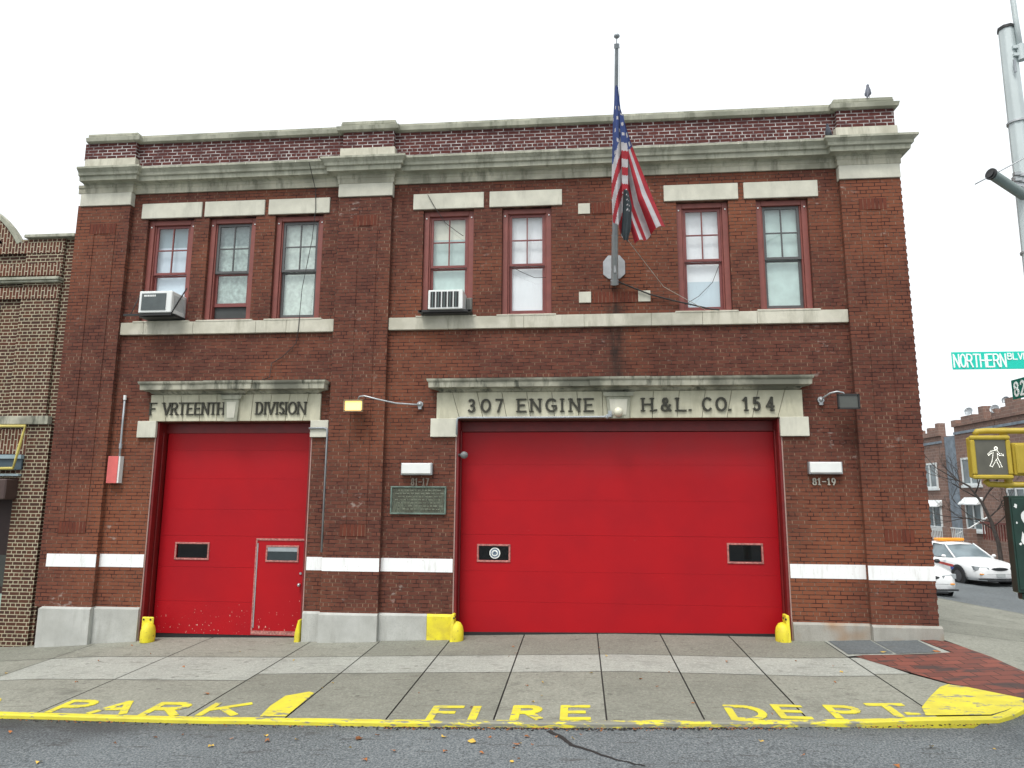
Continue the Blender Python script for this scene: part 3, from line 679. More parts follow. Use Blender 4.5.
# --- upper windows
def window(i, x0, x1, sash, shade_bands, open_gap=0.0):
    z0, z1 = 5.632, WZ1
    fr = MB(); fw = .105
    fr.box(x0 + .002, x0 + fw, .07, .26, z0, z1 - .002); fr.box(x1 - fw, x1 - .002, .07, .26, z0, z1 - .002)
    fr.box(x0 + fw, x1 - fw, .072, .26, z1 - .10, z1 - .002); fr.box(x0 + fw, x1 - fw, .072, .26, z0, z0 + .05)
    fr.box(x0 + fw + .001, x0 + fw + .028, .098, .26, z0 + .05, z1 - .10); fr.box(x1 - fw - .028, x1 - fw - .001, .098, .26, z0 + .05, z1 - .10)
    f = fr.build('window', M['frame_red'], house, .006)
    a, b = x0 + fw + .029, x1 - fw - .029; zm = 6.605
    sm = M[sash]; st = .045
    s = MB()       # upper sash with four lights
    u0, u1 = zm + .0, z1 - .102
    s.box(a, a + st, .12, .155, u0, u1); s.box(b - st, b, .12, .155, u0, u1); s.box(a + st, b - st, .12, .155, u1 - .05, u1); s.box(a + st, b - st, .112, .155, u0, u0 + .045)
    xm = (a + b) / 2; zz = (u0 + u1) / 2
    s.box(xm - .011, xm + .011, .122, .15, u0 + .045, u1 - .05); s.box(a + st, xm - .011, .123, .149, zz - .011, zz + .011); s.box(xm + .011, b - st, .123, .149, zz - .011, zz + .011)
    s.build('sash', sm, f)
    s = MB(); l0, l1 = z0 + .052 + open_gap, zm - .001
    s.box(a, a + st, .16, .195, l0, l1); s.box(b - st, b, .16, .195, l0, l1); s.box(a + st, b - st, .16, .195, l1 - .03, l1); s.box(a + st, b - st, .16, .195, l0, l0 + .07)
    s.build('sash', M['sash_red'] if open_gap else sm, f)
    g = MB(); g.quad((a + .02, .138, u0 + .02), (b - .02, .138, u0 + .02), (b - .02, .138, u1 - .02), (a + .02, .138, u1 - .02))
    g.quad((a + .02, .178, l0 + .03), (b - .02, .178, l0 + .03), (b - .02, .178, l1 - .01), (a + .02, .178, l1 - .01)); g.build('glass_pane', M['glass'], f)
    if open_gap:
        q = MB(); q.quad((a + .01, .20, z0 + .05), (b - .01, .20, z0 + .05), (b - .01, .20, l0 + .02), (a + .01, .20, l0 + .02)); q.build('insect_screen', paint('insect_screen', (.055, .062, .062), .8), f)
    mats = []; s = MB()
    for k, (c, d, name) in enumerate(shade_bands):
        n = 24; yb = .225
        for q in range(n):
            xa, xb = a - .02 + (b - a + .04) * q / n, a - .02 + (b - a + .04) * (q + 1) / n
            ya, yb2 = yb + k * .004 + .0012 * math.sin(q * 1.9 + i), yb + k * .004 + .0012 * math.sin((q + 1) * 1.9 + i)
            s.quad((xa, ya, c), (xb, yb2, c), (xb, yb2, d), (xa, ya, d), k)
        mats.append(SH[name])
    s.build('roller_shade', mats, f)
    p = MB()
    for xx in (x0 + .05, x1 - .05): p.cyl((xx, .069, z1 - .14), (xx, .058, z1 - .14), .014, n=8)
    p.build('screen_catch', M['white_plastic'], f)
    return f
SH = {n: paint('shade_' + n, c, .8, var=v_, scale=s_) for n, c, v_, s_ in (
    ('white', (.86, .88, .90), .03, 3), ('blue_grey', (.30, .40, .44), .12, 2), ('pale_blue', (.62, .72, .80), .08, 3), ('lace', (.42, .52, .48), .35, 14), ('lace_dark', (.26, .34, .33), .3, 14),
    ('lace_pale', (.60, .69, .63), .22, 12), ('cream', (.80, .80, .66), .06, 3), ('green', (.52, .66, .62), .12, 5), ('sky_grey', (.55, .66, .72), .08, 2))}
T = WZ1
window(1, *WX[0], 'sash_red', [(5.6, 7.2, 'pale_blue'), (7.2, T, 'blue_grey')])
window(2, *WX[1], 'sash_grey', [(5.93, 7.2, 'lace'), (7.2, T, 'lace_dark')], .26)
window(3, *WX[2], 'sash_grey', [(5.6, T, 'lace_pale')])
window(4, *WX[3], 'sash_red', [(5.6, 7.2, 'green'), (7.2, T, 'cream')])
window(5, *WX[4], 'sash_red', [(5.6, T, 'white')])
window(6, *WX[5], 'sash_red', [(5.6, 6.25, 'sky_grey'), (6.25, T, 'white')])
window(7, *WX[6], 'sash_grey', [(5.6, T, 'green')])

# --- door lintels
def door_lintel(x0, x1, sw_, c1, ear, z0, kx0, kx1, rake, word, fingers):
    """stone head over a garage door: voussoir slab, ears, hood, keystone, letters"""
    s = MB(); z1 = 4.19; n = fingers; half = []
    s.box(x0 + .012, x1 - .012, -.022, .30, z0 + .012, z1 - .01, 1)
    mid = (kx0 + kx1) / 2
    def xz(t, top):                      # joint lines fan out from the middle
        x = x0 + (x1 - x0) * t; return x + (rake * (t - .5) * 2 if top else 0)
    for k in range(n):
        t0, t1 = k / n, (k + 1) / n
        a, b = (x0 if k == 0 else xz(t0, 0)), (x1 if k == n - 1 else xz(t1, 0)); c, d = (x1 if k == n - 1 else xz(t1, 1)), (x0 if k == 0 else xz(t0, 1))
        g = .004; s.prism_y([(a + g, z0), (b - g, z0), (c - g, z1), (d + g, z1)], -.045 - random.uniform(0, .003), .29)
    L = s.build('door_lintel', [M['lime_lintel'], M['joint']], house, .004)
    for a, b in ear:
        e = MB(); e.box(a, b, -.055, .012, 3.385, z0 + .006); e.build('springer_block', M['lime'], L, .006)
    h = MB(); pa = [(x0 + .12, .012), (x0 + .12, -.0), (kx0 - .05, -.0), (kx0 - .05, -.04), (kx1 + .05, -.04), (kx1 + .05, 0), (x1 - .12, 0), (x1 - .12, .012)]
    h.profile([(-.08, 4.175), (.02, 4.175), (.05, 4.20), (.08, 4.205), (.12, 4.24), (.235, 4.262), (.24, 4.355), (.255, 4.365), (.265, 4.385), (.27, 4.415), (0, 4.435)], pa)
    h.build('hood', M['lime_grimy'], L)
    k = MB(); k.prism_y([(kx0 + .03, z0 - .012), (kx1 - .03, z0 - .012), (kx1, 4.165), (kx0, 4.165)], -.10, -.046)
    k.prism_y([(kx0 - .04, 4.09), (kx1 + .04, 4.09), (kx1 + .06, 4.168), (kx0 - .06, 4.168)], -.13, -.101)
    K = k.build('keystone', M['lime_dirty'], L, .005)
    k = MB(); k.prism_y([(kx0 + .08, z0 + .05), (kx1 - .08, z0 + .05), (kx1 - .055, 4.04), (kx0 + .055, 4.04)], -.107, -.101); k.build('keystone_panel', M['lime'], L, .003)
    z = z0 + .125
    for ch, a, b in word:
        m = MB(); hh = .215; glyph(m, ch, lambda x, y, d, a=a: (a + x, -.05 - d, z + y), b - a, hh, sw_, .026, serif=True)
        m.build('letter', M['letter'], L)
    return L
def lm(txt, f): return [(c, f(a), f(b)) for c, a, b in txt]
fl = lambda p: (lambda x: x + .05 * max(0, 1 - ((x + 5.6) / 1.66) ** 2))(-7.26 + .01953 * (p - 151))
fr_ = lambda p: (lambda x: x + .09 * max(0, 1 - ((x - 1.43) / 3.2) ** 2))(-1.785 + .01748 * (p - 436))
W1 = lm([('F', 151, 156.5), ('V', 163.4, 170), ('R', 171.5, 177), ('T', 178.6, 185), ('E', 187, 192), ('E', 194.4, 199.4), ('N', 201.5, 207.3), ('T', 209, 215), ('H', 217, 222.6),
         ('D', 255.5, 261), ('I', 261.9, 266), ('V', 266.6, 273.4), ('I', 274, 278), ('S', 278.6, 282.8), ('I', 283, 287), ('O', 288, 295.2), ('N', 297.5, 304.8)], fl)
W2 = lm([('3', 468.6, 474.2), ('0', 481.5, 489.6), ('7', 495.8, 501.6), ('E', 518, 525.5), ('N', 531, 539.5), ('G', 546, 555.4), ('I', 558, 565.5), ('N', 570, 578.7), ('E', 585, 592.8),
         ('H', 642.5, 651.7), ('.', 652.5, 658), ('&', 661, 670), ('L', 677, 685.5), ('.', 687, 692.5), ('C', 703, 711), ('O', 716.5, 725.8), ('.', 727, 732.5), ('1', 742, 750.5), ('5', 754, 760), ('4', 767.3, 774)], fr_)
door_lintel(-7.28, -3.955, .029, 0, ((-7.50, -7.13), (-4.13, -3.79)), 3.69, -5.80, -5.50, .12, W1, 10)
door_lintel(-1.785, 4.645, .038, 0, ((-1.885, -1.40), (4.245, 4.725)), 3.712, 1.27, 1.70, .16, W2, 15)

# --- garage doors
def guard(x, s_, z0, y=-.02):
    """yellow cast wheel guard: bolted plate with a half dome, on the jamb"""
    m = MB(); hz = .40
    m.box(x - .13, x + .13, y, y + .03, z0, z0 + hz); m.ball((x + s_ * .02, y, z0), (.105, .13, .31), 14, 10, v0=0, v1=.5)
    for dx in (-.08, .08): m.cyl((x + dx, y - .012, z0 + hz - .05), (x + dx, y + .01, z0 + hz - .05), .016, n=8)
    return m
def garage(x0, x1, z1, yd, grooves, wins, wicket=None):
    d = MB(); zs = [-.185 if x0 < -3 else -.055] + grooves + [z1]; z_b = zs[0]
    holes = [w_[:4] for w_ in wins]
    if wicket: holes = holes + [wicket]
    for j in range(len(zs) - 1):
        a, b = zs[j] + .0015, zs[j + 1] - .0015
        loc = [h for h in holes if h[2] < b and h[3] > a]
        xs = sorted({x0, x1, *[h[0] for h in loc], *[h[1] for h in loc]}); zz = sorted({a, b, *[min(max(h[2], a), b) for h in loc], *[min(max(h[3], a), b) for h in loc]})
        for i in range(len(xs) - 1):
            for k in range(len(zz) - 1):
                cx, cz = (xs[i] + xs[i + 1]) / 2, (zz[k] + zz[k + 1]) / 2
                if zz[k + 1] - zz[k] < .002 or any(h[0] < cx < h[1] and h[2] < cz < h[3] for h in loc): continue
                d.box(xs[i], xs[i + 1], yd, yd + .045, zz[k], zz[k + 1])
        d.box(x0, x1, yd + .004, yd + .02, b + .0002, zs[j + 1] + .0013) if j < len(zs) - 2 and not loc else None
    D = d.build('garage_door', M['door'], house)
    d = MB(); d.box(x0, x1, yd + .01, yd + .04, z_b - .12, z_b + .006); d.build('bottom_seal', M['black'], D)
    for wx0, wx1, wz0, wz1, kind in wins:
        f = MB(); t = .032
        f.box(wx0 - t, wx1 + t, yd - .016, yd + .002, wz1, wz1 + t); f.box(wx0 - t, wx1 + t, yd - .016, yd + .002, wz0 - t, wz0)
        f.box(wx0 - t, wx0, yd - .016, yd + .002, wz0, wz1); f.box(wx1, wx1 + t, yd - .016, yd + .002, wz0, wz1)
        F_ = f.build('door_window', M['door_edge'], D, .004)
        g = MB(); g.quad((wx0, yd + .02, wz0), (wx1, yd + .02, wz0), (wx1, yd + .02, wz1), (wx0, yd + .02, wz1)); g.build('glass_pane', M['glass_dark'], F_)
        if kind == 'badge':
            g = MB(); cx, cz = (wx0 + wx1) / 2 + .02, (wz0 + wz1) / 2
            g.cyl((cx, yd + .018, cz), (cx, yd + .010, cz), .098, n=20, mi=0); g.cyl((cx, yd + .0095, cz), (cx, yd + .007, cz), .078, n=20, mi=1); g.cyl((cx, yd + .0065, cz), (cx, yd + .004, cz), .058, n=20, mi=0)
            for ax, az, sx, sz in ((0, 0, .04, .012), (0, .018, .02, .012), (0, -.024, .03, .008)): g.box(cx + ax - sx, cx + ax + sx, yd + .002, yd + .0035, cz + az - sz, cz + az + sz, 1)
            g.build('round_decal', [paint('decal_white', (.75, .78, .74), .5), paint('decal_blue', (.08, .13, .2), .5)], F_)
    return D
D1x = (-7.08, -4.14); y1 = .30
DL = garage(-7.075, -4.175, 3.60, y1, [.39, 1.006, 1.575, 2.061, 2.631, 3.164], [(-6.73, -6.12, 1.165, 1.42, '')], (-5.19, -4.235, -.135, 1.53))
# wicket door
m = MB(); t = .055; a, b, c, d_ = -5.16, -4.262, -.10, 1.50
m.box(a, b, y1 + .004, y1 + .04, c, d_)
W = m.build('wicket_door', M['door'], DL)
m = MB(); m.box(a - .028, b + .025, y1 - .008, y1 + .003, d_ + .002, d_ + .04); m.box(a - .028, b + .025, y1 - .008, y1 + .003, c - .07, c - .002)
m.box(a - .03, a - .003, y1 - .009, y1 + .003, c, d_); m.box(b + .003, b + .025, y1 - .009, y1 + .003, c, d_)
for k in range(16): m.cyl((a + k * .058, y1 - .008, c - .036), (a + k * .058, y1 - .014, c - .036), .006, n=6, mi=1); m.cyl((a + k * .058, y1 - .008, d_ + .022), (a + k * .058, y1 - .014, d_ + .022), .006, n=6, mi=1)
m.build('wicket_frame', [M['door_edge'], M['number']], W)
m = MB(); m.box(a - .001, a + .018, y1 - .006, y1 + .003, c + .05, d_ - .05); m.build('hinge', M['steel'], W)
m = MB(); wx0, wx1, wz0, wz1 = -4.96, -4.39, 1.145, 1.385; t = .03
m.box(wx0 - t, wx1 + t, y1 - .012, y1 + .003, wz1, wz1 + t); m.box(wx0 - t, wx1 + t, y1 - .012, y1 + .003, wz0 - t, wz0); m.box(wx0 - t, wx0, y1 - .012, y1 + .003, wz0, wz1); m.box(wx1, wx1 + t, y1 - .012, y1 + .003, wz0, wz1)
m.build('door_window', M['door_edge'], W, .004)
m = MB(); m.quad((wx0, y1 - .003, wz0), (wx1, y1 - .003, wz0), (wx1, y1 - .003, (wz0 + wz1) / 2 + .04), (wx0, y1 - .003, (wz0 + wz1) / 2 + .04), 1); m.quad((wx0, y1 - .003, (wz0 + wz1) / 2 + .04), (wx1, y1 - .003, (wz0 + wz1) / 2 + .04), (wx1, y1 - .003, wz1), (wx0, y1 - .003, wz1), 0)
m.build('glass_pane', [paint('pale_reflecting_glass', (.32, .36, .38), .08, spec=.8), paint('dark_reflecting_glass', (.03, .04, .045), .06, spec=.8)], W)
m = MB(); m.cyl((b - .045, y1 + .003, .72), (b - .045, y1 - .05, .72), .018, n=10); m.ball((b - .045, y1 - .06, .72), .032); m.cyl((b - .045, y1 + .003, .92), (b - .045, y1 - .015, .92), .022, n=10); m.build('door_knob', M['steel'], W)
DR = garage(-1.365, 4.225, 3.50, .35, [.488, 1.014, 1.652, 2.264, 2.905], [(-1.03, -.49, 1.20, 1.45, 'badge'), (3.37, 3.92, 1.235, 1.52, '')])
m = MB(); m.hexa([(-1.36, .335, gz(-1.4, 0) - .02), (4.22, .335, gz(4.2, 0) - .02), (4.22, .349, gz(4.2, 0) - .02), (-1.36, .349, gz(-1.4, 0) - .02), (-1.36, .335, gz(-1.4, 0) + .062), (4.22, .335, gz(4.2, 0) + .045), (4.22, .349, gz(4.2, 0) + .045), (-1.36, .349, gz(-1.4, 0) + .062)])
m.build('bottom_seal', M['black'], DR)
# frames round the door openings
def door_frame(x0, x1, zt, yd, side_edges=True):
    m = MB(); m.box(x0 + .002, x0 + .05, .012, yd + .05, -.5, zt - .003); m.box(x1 - .05, x1 - .002, .012, yd + .05, -.5, zt - .003)
    m.box(x0 + .05, x1 - .05, yd - .025, yd + .06, zt - .19, zt - .004); m.box(x0 + .051, x0 + .075, yd * .5, yd * .5 + .02, -.4, zt - .19); m.box(x1 - .075, x1 - .051, yd * .5, yd * .5 + .02, -.4, zt - .19)
    f = m.build('door_frame', M['door_dark'], house, .004)
    for xe in (x0, x1): m = MB(); m.box(xe - .009, xe + .009, -.006, .010, -.3, zt - .30); m.build('frame_edge', M['pale_edge'], f)
door_frame(-7.15, -4.11, 3.68, .30); door_frame(-1.42, 4.27, 3.70, .35)
m = MB(); m.box(-1.37, 4.22, .9, .92, -.3, 3.6); m.box(-7.1, -4.15, .9, .92, -.3, 3.6)
m.build('dark_interior', M['dark'], house)

GU = 'yellow wheel guards at the foot of the garage door jambs'
guards = [(-6.97, 1, -.265, -.065, 'yellow dome wheel guard at the left jamb of the narrow garage door'), (-1.40, 1, -.13, -.1, 'yellow dome wheel guard beside the yellow painted base block, left of the wide door'),
          (4.18, -1, -.04, -.03, 'yellow dome wheel guard at the right jamb of the wide garage door')]
for k, (x, s_, z0, y, lab) in enumerate(guards):
    t = thing('wheel_guard', lab, 'wheel guard', (x, y, z0), GU)
    m = MB()
    if k == 0: m.box(x - .10, x + .12, y, y + .03, z0, z0 + .42)
    else: m.hexa([(x - .03, y - .12, z0), (x + .03, y - .12, z0), (x + .03, y + .14, z0), (x - .03, y + .14, z0), (x - .03, y - .06, z0 + .46), (x + .03, y - .06, z0 + .46), (x + .03, y + .14, z0 + .46), (x - .03, y + .14, z0 + .46)])
    m.build('mounting_plate', M['yellow'], t, .012)
    m = MB(); gx0, gy0 = x + (.05 if k == 0 else s_ * .07), y - (.02 if k == 0 else -.02); pr = [(.112, 0), (.118, .06), (.115, .19), (.098, .26), (.062, .315), (.02, .335), (.001, .336)]
    rg = [[(gx0 + math.cos(6.283 * q / 16) * a, gy0 + math.sin(6.283 * q / 16) * a * 1.25, z0 + h) for q in range(16)] for a, h in pr]
    m.add([p for r_ in rg for p in r_], [(i * 16 + q, i * 16 + (q + 1) % 16, (i + 1) * 16 + (q + 1) % 16, (i + 1) * 16 + q) for i in range(len(pr) - 1) for q in range(16)], 0, True)
    m.build('dome', M['yellow'], t)
    for dx in (-.06, .07):
        m = MB()
        if k == 0: m.cyl((x + dx, y - .012, z0 + .375), (x + dx, y + .005, z0 + .375), .016, n=8)
        else: m.cyl((x + s_ * .04, y - .01 + dx, z0 + .40), (x + s_ * .02, y - .01 + dx, z0 + .40), .016, n=8)
        m.build('bolt', M['dark_metal'], t)
m = MB(); x = -4.13; m.prism_y([(x - .085, -.25), (x + .01, -.25), (x + .01, .17), (x - .02, .17), (x - .075, -.05)], -.10, .06)
m.build('wheel_guard', M['yellow'], None, .012, label='narrow yellow wheel guard seen edge-on below the wicket door, right jamb', cat='wheel guard', group=GU)

# --- things on the front
def wall_box(name, lab, x0, x1, z0, z1):
    t = thing(name, lab, 'wall light', ((x0 + x1) / 2, -.01, z0), 'white box lights beside the wide door')
    m = MB(); m.box(x0, x1, -.10, -.004, z0, z1); m.build('housing', M['steel'], t, .008)
    m = MB(); m.box(x0 + .015, x1 - .02, -.125, -.101, z0 + .02, z1 - .01); m.build('diffuser', M['white_plastic'], t, .012)
wall_box('wall_light', 'white box light above the green bronze plaque', -2.395, -1.825, 2.70, 2.915)
wall_box('wall_light', 'white box light above the number 81-19, right of the wide door', 4.665, 5.215, 2.735, 2.945)
def house_number(txt, x0, x1, z, h, mat, lab):
    t = thing('house_number', lab, 'house number', ((x0 + x1) / 2, -.02, z)); n = len(txt); sp = (x1 - x0) / n
    for k, ch in enumerate(txt):
        m = MB(); glyph(m, ch, lambda x, y, d, a=x0 + sp * k + sp * .12: (a + x, -.012 - d, z + y), sp * .68, h, .022, .012, serif=True); m.build('number', mat, t)
house_number('81-19', 4.73, 5.12, 2.56, .105, M['number'], 'pale metal numerals 81-19 under the right box light')
house_number('81-17', -2.22, -1.89, 2.52, .12, paint('tarnished_number', (.16, .13, .10), .6), 'tarnished dark numerals 81-17 between box light and plaque')
t = thing('plaque', 'green patinated bronze memorial plaque on brick left of the wide door', 'plaque', (-2.08, -.01, 2.02))
def bronze():
    b = NB('verdigris_bronze'); c = b.mix(b.ramp(b.noise(5, detail=5), .4, .65), (.07, .07, .048), (.12, .14, .10))
    c = b.mix(b.ramp(b.noise(60, detail=2, sc=(1, 1, .35)), .5, .62), c, (.035, .04, .03)); b.bump(b.noise(45, sc=(1, 1, .4)), .006, .8)
    return b.done(c, .55, .2)
M['bronze'] = bronze(); M['verdigris'] = paint('verdigris_rim', (.12, .17, .14), .6, var=.4, scale=12)
m = MB(); m.box(-2.56, -1.60, -.032, -.002, 2.035, 2.475); m.build('plate', M['bronze'], t)
m = MB(); e = .028
for bx in ((-2.585, -1.575, 2.475, 2.475 + e), (-2.585, -1.575, 2.035 - e, 2.035), (-2.585, -2.585 + e, 2.035, 2.475), (-1.575 - e, -1.575, 2.035, 2.475)): m.box(bx[0], bx[1], -.05, -.002, bx[2], bx[3])
m.build('rim', M['verdigris'], t, .006)
m = MB(); random.seed(3)
for r_ in range(7):                       # raised lines of worn, unreadable text
    x = -2.50 + (.0 if r_ % 2 else .05); z = 2.42 - r_ * .055
    while x < -1.68:
        L_ = random.uniform(.02, .08); m.box(x, x + L_, -.037, -.0325, z, z + random.uniform(.014, .024)); x += L_ + random.uniform(.012, .03)
m.build('worn_lettering', paint('worn_bronze', (.15, .165, .12), .5, var=.5, scale=15), t)
# fire alarm box with conduit
t = thing('alarm_box', 'red alarm box with white side hanging under a grey conduit', 'alarm box', (-7.83, -.02, 2.53))
m = MB(); m.box(-7.965, -7.735, -.115, -.004, 2.535, 3.03); m.build('box_body', M['white_plastic'], t, .004)
m = MB(); m.box(-7.967, -7.765, -.128, -.116, 2.533, 3.032); m.build('box_door', paint('faded_red_box', (.60, .12, .11), .5), t, .003)
m = MB(); m.tube([(-7.79, -.06, 3.03), (-7.79, -.06, 3.27), (-7.80, -.05, 3.55), (-7.80, -.05, 4.12)], .018); m.cyl((-7.79, -.06, 3.18), (-7.79, -.06, 3.27), .028); m.build('conduit', M['grey_pipe'], t)
m = MB(); m.cyl((-7.80, -.05, 4.10), (-7.80, -.05, 4.19), .028, n=10); m.build('conduit_cap', M['white_plastic'], t)
# conduits
m = MB(); m.tube([(-4.14, -.08, 3.545), (-3.86, -.08, 3.55), (-3.81, -.075, 3.54), (-3.795, -.07, 3.48), (-3.795, -.07, 1.33)], .018)
m.build('conduit', M['grey_pipe'], label='grey conduit running down brick beside the narrow door', cat='conduit')
bpy.data.objects['conduit'].name = 'conduit'
m = MB(); m.tube([(-1.395, -.09, 3.42), (-1.395, -.09, 3.68), (-1.38, -.09, 3.715), (-1.33, -.09, 3.725), (.2, -.092, 3.722), (1.22, -.092, 3.728), (1.27, -.094, 3.735), (1.30, -.13, 3.76)], .019)
m.cyl((1.27, -.10, 3.715), (1.36, -.14, 3.77), .032, n=8); m.box(1.30, 1.36, -.16, -.10, 3.72, 3.83)
m.build('conduit', M['grey_pipe'], label='long grey conduit along the bottom of the wide stone lintel', cat='conduit')
t = thing('lintel_lamp', 'round cream globe mounted on the keystone over the wide door', 'lamp', (1.47, -.12, 3.72))
m = MB(); m.ball((1.475, -.20, 3.80), .082, 18, 12); m.build('globe', paint('cream_globe', (.66, .65, .52), .35, var=.05), t)
m = MB(); m.cyl((1.475, -.108, 3.80), (1.475, -.15, 3.80), .05); m.build('base', M['steel'], t)
t = thing('door_bell', 'small grey alarm bell on the left jamb of the wide door', 'bell', (-1.28, .02, 3.0))
m = MB(); m.cyl((-1.37, .02, 3.06), (-1.30, .0, 3.06), .03); m.build('bracket', M['dark_metal'], t)
m = MB(); m.ball((-1.265, -.02, 3.06), (.07, .05, .065), 14, 8); m.build('gong', paint('bell_grey', (.15, .16, .16), .5), t)
# floodlights on gooseneck arms
M['lamp_on'] = None
b = NB('lit_sodium_lens'); b.p.inputs['Emission Color'].default_value = (1, .50, .09, 1); b.p.inputs['Emission Strength'].default_value = 2.2; M['lamp_on'] = b.done((.9, .7, .3), .4)
M['lamp_off'] = paint('unlit_lens', (.06, .065, .055), .25, spec=.7)
def flood(lab, plate, lens_c, arm, hw, hh, lens_m, body_m, tilt):
    t = thing('floodlight', lab, 'floodlight', (plate[0], 0, plate[2]))
    m = MB(); m.cyl((plate[0], -.002, plate[2]), (plate[0], -.05, plate[2]), .055, n=14); m.ball((plate[0], -.06, plate[2]), .035); m.box(plate[0] - .03, plate[0] + .03, -.055, -.004, plate[2] - .09, plate[2]); m.build('wall_plate', M['steel'], t)
    m = MB(); m.tube(arm, .016); m.build('arm', M['steel'], t)
    x, y, z = lens_c
    m = MB(); m.hexa([(x - hw, y, z - hh), (x + hw, y, z - hh), (x + hw * .7, y + .16, z - hh * .7), (x - hw * .7, y + .16, z - hh * .7), (x - hw, y, z + hh), (x + hw, y, z + hh), (x + hw * .7, y + .16, z + hh * .8), (x - hw * .7, y + .16, z + hh * .8)])
    e = .012
    for bx in ((x - hw - e, x + hw + e, z + hh - e, z + hh + e), (x - hw - e, x + hw + e, z - hh - e, z - hh + e), (x - hw - e, x - hw + e, z - hh, z + hh), (x + hw - e, x + hw + e, z - hh, z + hh)): m.box(bx[0], bx[1], y - .03, y + .01, bx[2], bx[3])
    m.build('housing', body_m, t)
    m = MB(); m.box(x - hw + .014, x + hw - .014, y - .012, y - .001, z - hh + .014, z + hh - .014); m.build('lens', lens_m, t)
flood('lit amber floodlight on a long arm in front of the middle brick pier', (-2.09, 0, 3.98), (-3.23, -.35, 3.92), [(-2.09, -.06, 3.97), (-2.2, -.10, 3.97), (-2.5, -.2, 3.98), (-2.8, -.28, 4.04), (-3.05, -.32, 4.10), (-3.15, -.27, 4.10), (-3.2, -.24, 4.02)], .165, .095, M['lamp_on'], paint('tan_housing', (.30, .22, .12), .5), 0)
flood('unlit black floodlight on a short curved arm at the right brick pier', (4.95, 0, 4.01), (5.285, -.36, 3.935), [(4.95, -.06, 4.01), (4.98, -.14, 4.05), (5.05, -.22, 4.10), (5.15, -.26, 4.12), (5.25, -.26, 4.10), (5.28, -.24, 4.02)], .165, .115, M['lamp_off'], M['dark_metal'], 0)
# window air conditioners
t = thing('air_conditioner', 'large white air conditioner with grey front in the leftmost window', 'air conditioner', (-7.14, -.2, 5.68))
m = MB(); m.box(-7.45, -6.80, -.42, .16, 5.70, 6.12); m.build('casing', M['white_plastic'], t, .012)
m = MB(); m.box(-7.39, -6.91, -.434, -.421, 5.75, 6.07)
for k in range(13): m.box(-7.385, -6.915, -.438, -.4345, 5.765 + k * .0235, 5.772 + k * .0235)
m.build('front_grille', M['ac_grille'], t)
m = MB(); x = -7.34
for wd in (.035, .02, .03, .022, .03, .02, .025): m.box(x, x + wd, -.441, -.4385, 6.005, 6.04); x += wd + .008
m.build('badge', M['white_plastic'], t)
m = MB()
for k in range(9): m.box(-6.7995, -6.797, -.34 + k * .04, -.32 + k * .04, 5.78, 6.05)
m.build('side_louvre', paint('louvre_shadow_grey', (.35, .36, .36), .6), t)
m = MB(); m.box(-7.75, -6.80, -.40, -.36, 5.655, 5.69); m.box(-7.5, -6.78, -.30, .06, 5.645, 5.69); m.tube([(-6.80, -.40, 5.68), (-6.76, -.02, 6.28)], .012); m.tube([(-7.62, -.38, 5.68), (-7.66, -.02, 6.28)], .008); m.build('support_bracket', M['dark_metal'], t)
t = thing('air_conditioner', 'small white air conditioner with black vertical louvres in the fourth window', 'air conditioner', (-1.62, -.2, 5.66))
m = MB(); m.box(-1.93, -1.29, -.32, .16, 5.685, 6.045); m.build('casing', M['white_plastic'], t, .01)
m = MB()
for k in range(5): m.box(-1.885 + k * .108, -1.80 + k * .108, -.328, -.3205, 5.72, 6.01)
m.build('front_grille', M['black'], t)
m = MB()
for k in range(5): m.box(-1.851 + k * .108, -1.840 + k * .108, -.334, -.3285, 5.72, 6.01)
m.build('louvre', paint('grey_green_louvre', (.12, .17, .16), .5), t)
m = MB(); m.box(-1.28, -1.17, .02, .10, 5.69, 5.98)
for k in range(4): m.box(-1.27 + k * .026, -1.26 + k * .026, .012, .019, 5.70, 5.97, 1)
m.build('side_filler', [paint('filler_grey', (.30, .31, .28), .7), M['dark']], t)
m = MB(); m.box(-2.12, -1.13, -.28, -.24, 5.645, 5.685); m.box(-2.10, -2.05, -.28, .06, 5.64, 5.68); m.box(-1.2, -1.15, -.28, .06, 5.64, 5.68); m.box(-2.04, -1.21, -.22, .06, 5.63, 5.66); m.build('support_bracket', M['dark_metal'], t)

# flagpole and flags
PB = Vector((1.455, -.14, 6.27)); PD = Vector((.0, -.5, .866)); PT = PB + PD * 3.80
t = thing('flagpole', 'grey metal flagpole slanting out from an octagonal wall plate', 'flagpole', (1.45, 0, 6.2))
m = MB(); pl = [(1.30 - .045, 6.36), (1.30 + .05, 6.27), (1.61 - .05, 6.27), (1.61 + .045, 6.36), (1.655, 6.60), (1.56, 6.72), (1.35, 6.72), (1.255, 6.60)]
m.prism_y(pl, -.028, -.002); m.build('wall_plate', M['steel'], t, .006)
m = MB(); m.prism_y([(1.44, 6.30), (1.47, 6.30), (1.47, 6.62), (1.44, 6.62)], -.30, -.03); m.cyl(PB - PD * .12, PB + PD * .75, .062, .058, 16); m.cyl(PB - PD * .14, PB - PD * .06, .075, n=16); m.build('socket', M['steel'], t)
m = MB(); m.cyl(PB + PD * .6, PT, .05, .030, 16); m.cyl(PT - PD * .05, PT + PD * .02, .045, n=12); m.build('pole', M['grey_pipe'], t)
m = MB(); m.cyl(PT, PT + PD * .10, .008, n=6); m.ball(PT + PD * .13, (.05, .05, .035), 12, 8); m.build('finial', M['grey_pipe'], t)
m = MB(); m.tube([PB + PD * .0 + Vector((.05, -.04, .0)), PB + PD * 1.5 + Vector((.055, -.03, 0)), PT + Vector((.05, -.02, -.05))], .004, 5); m.build('halyard', M['number'], t)

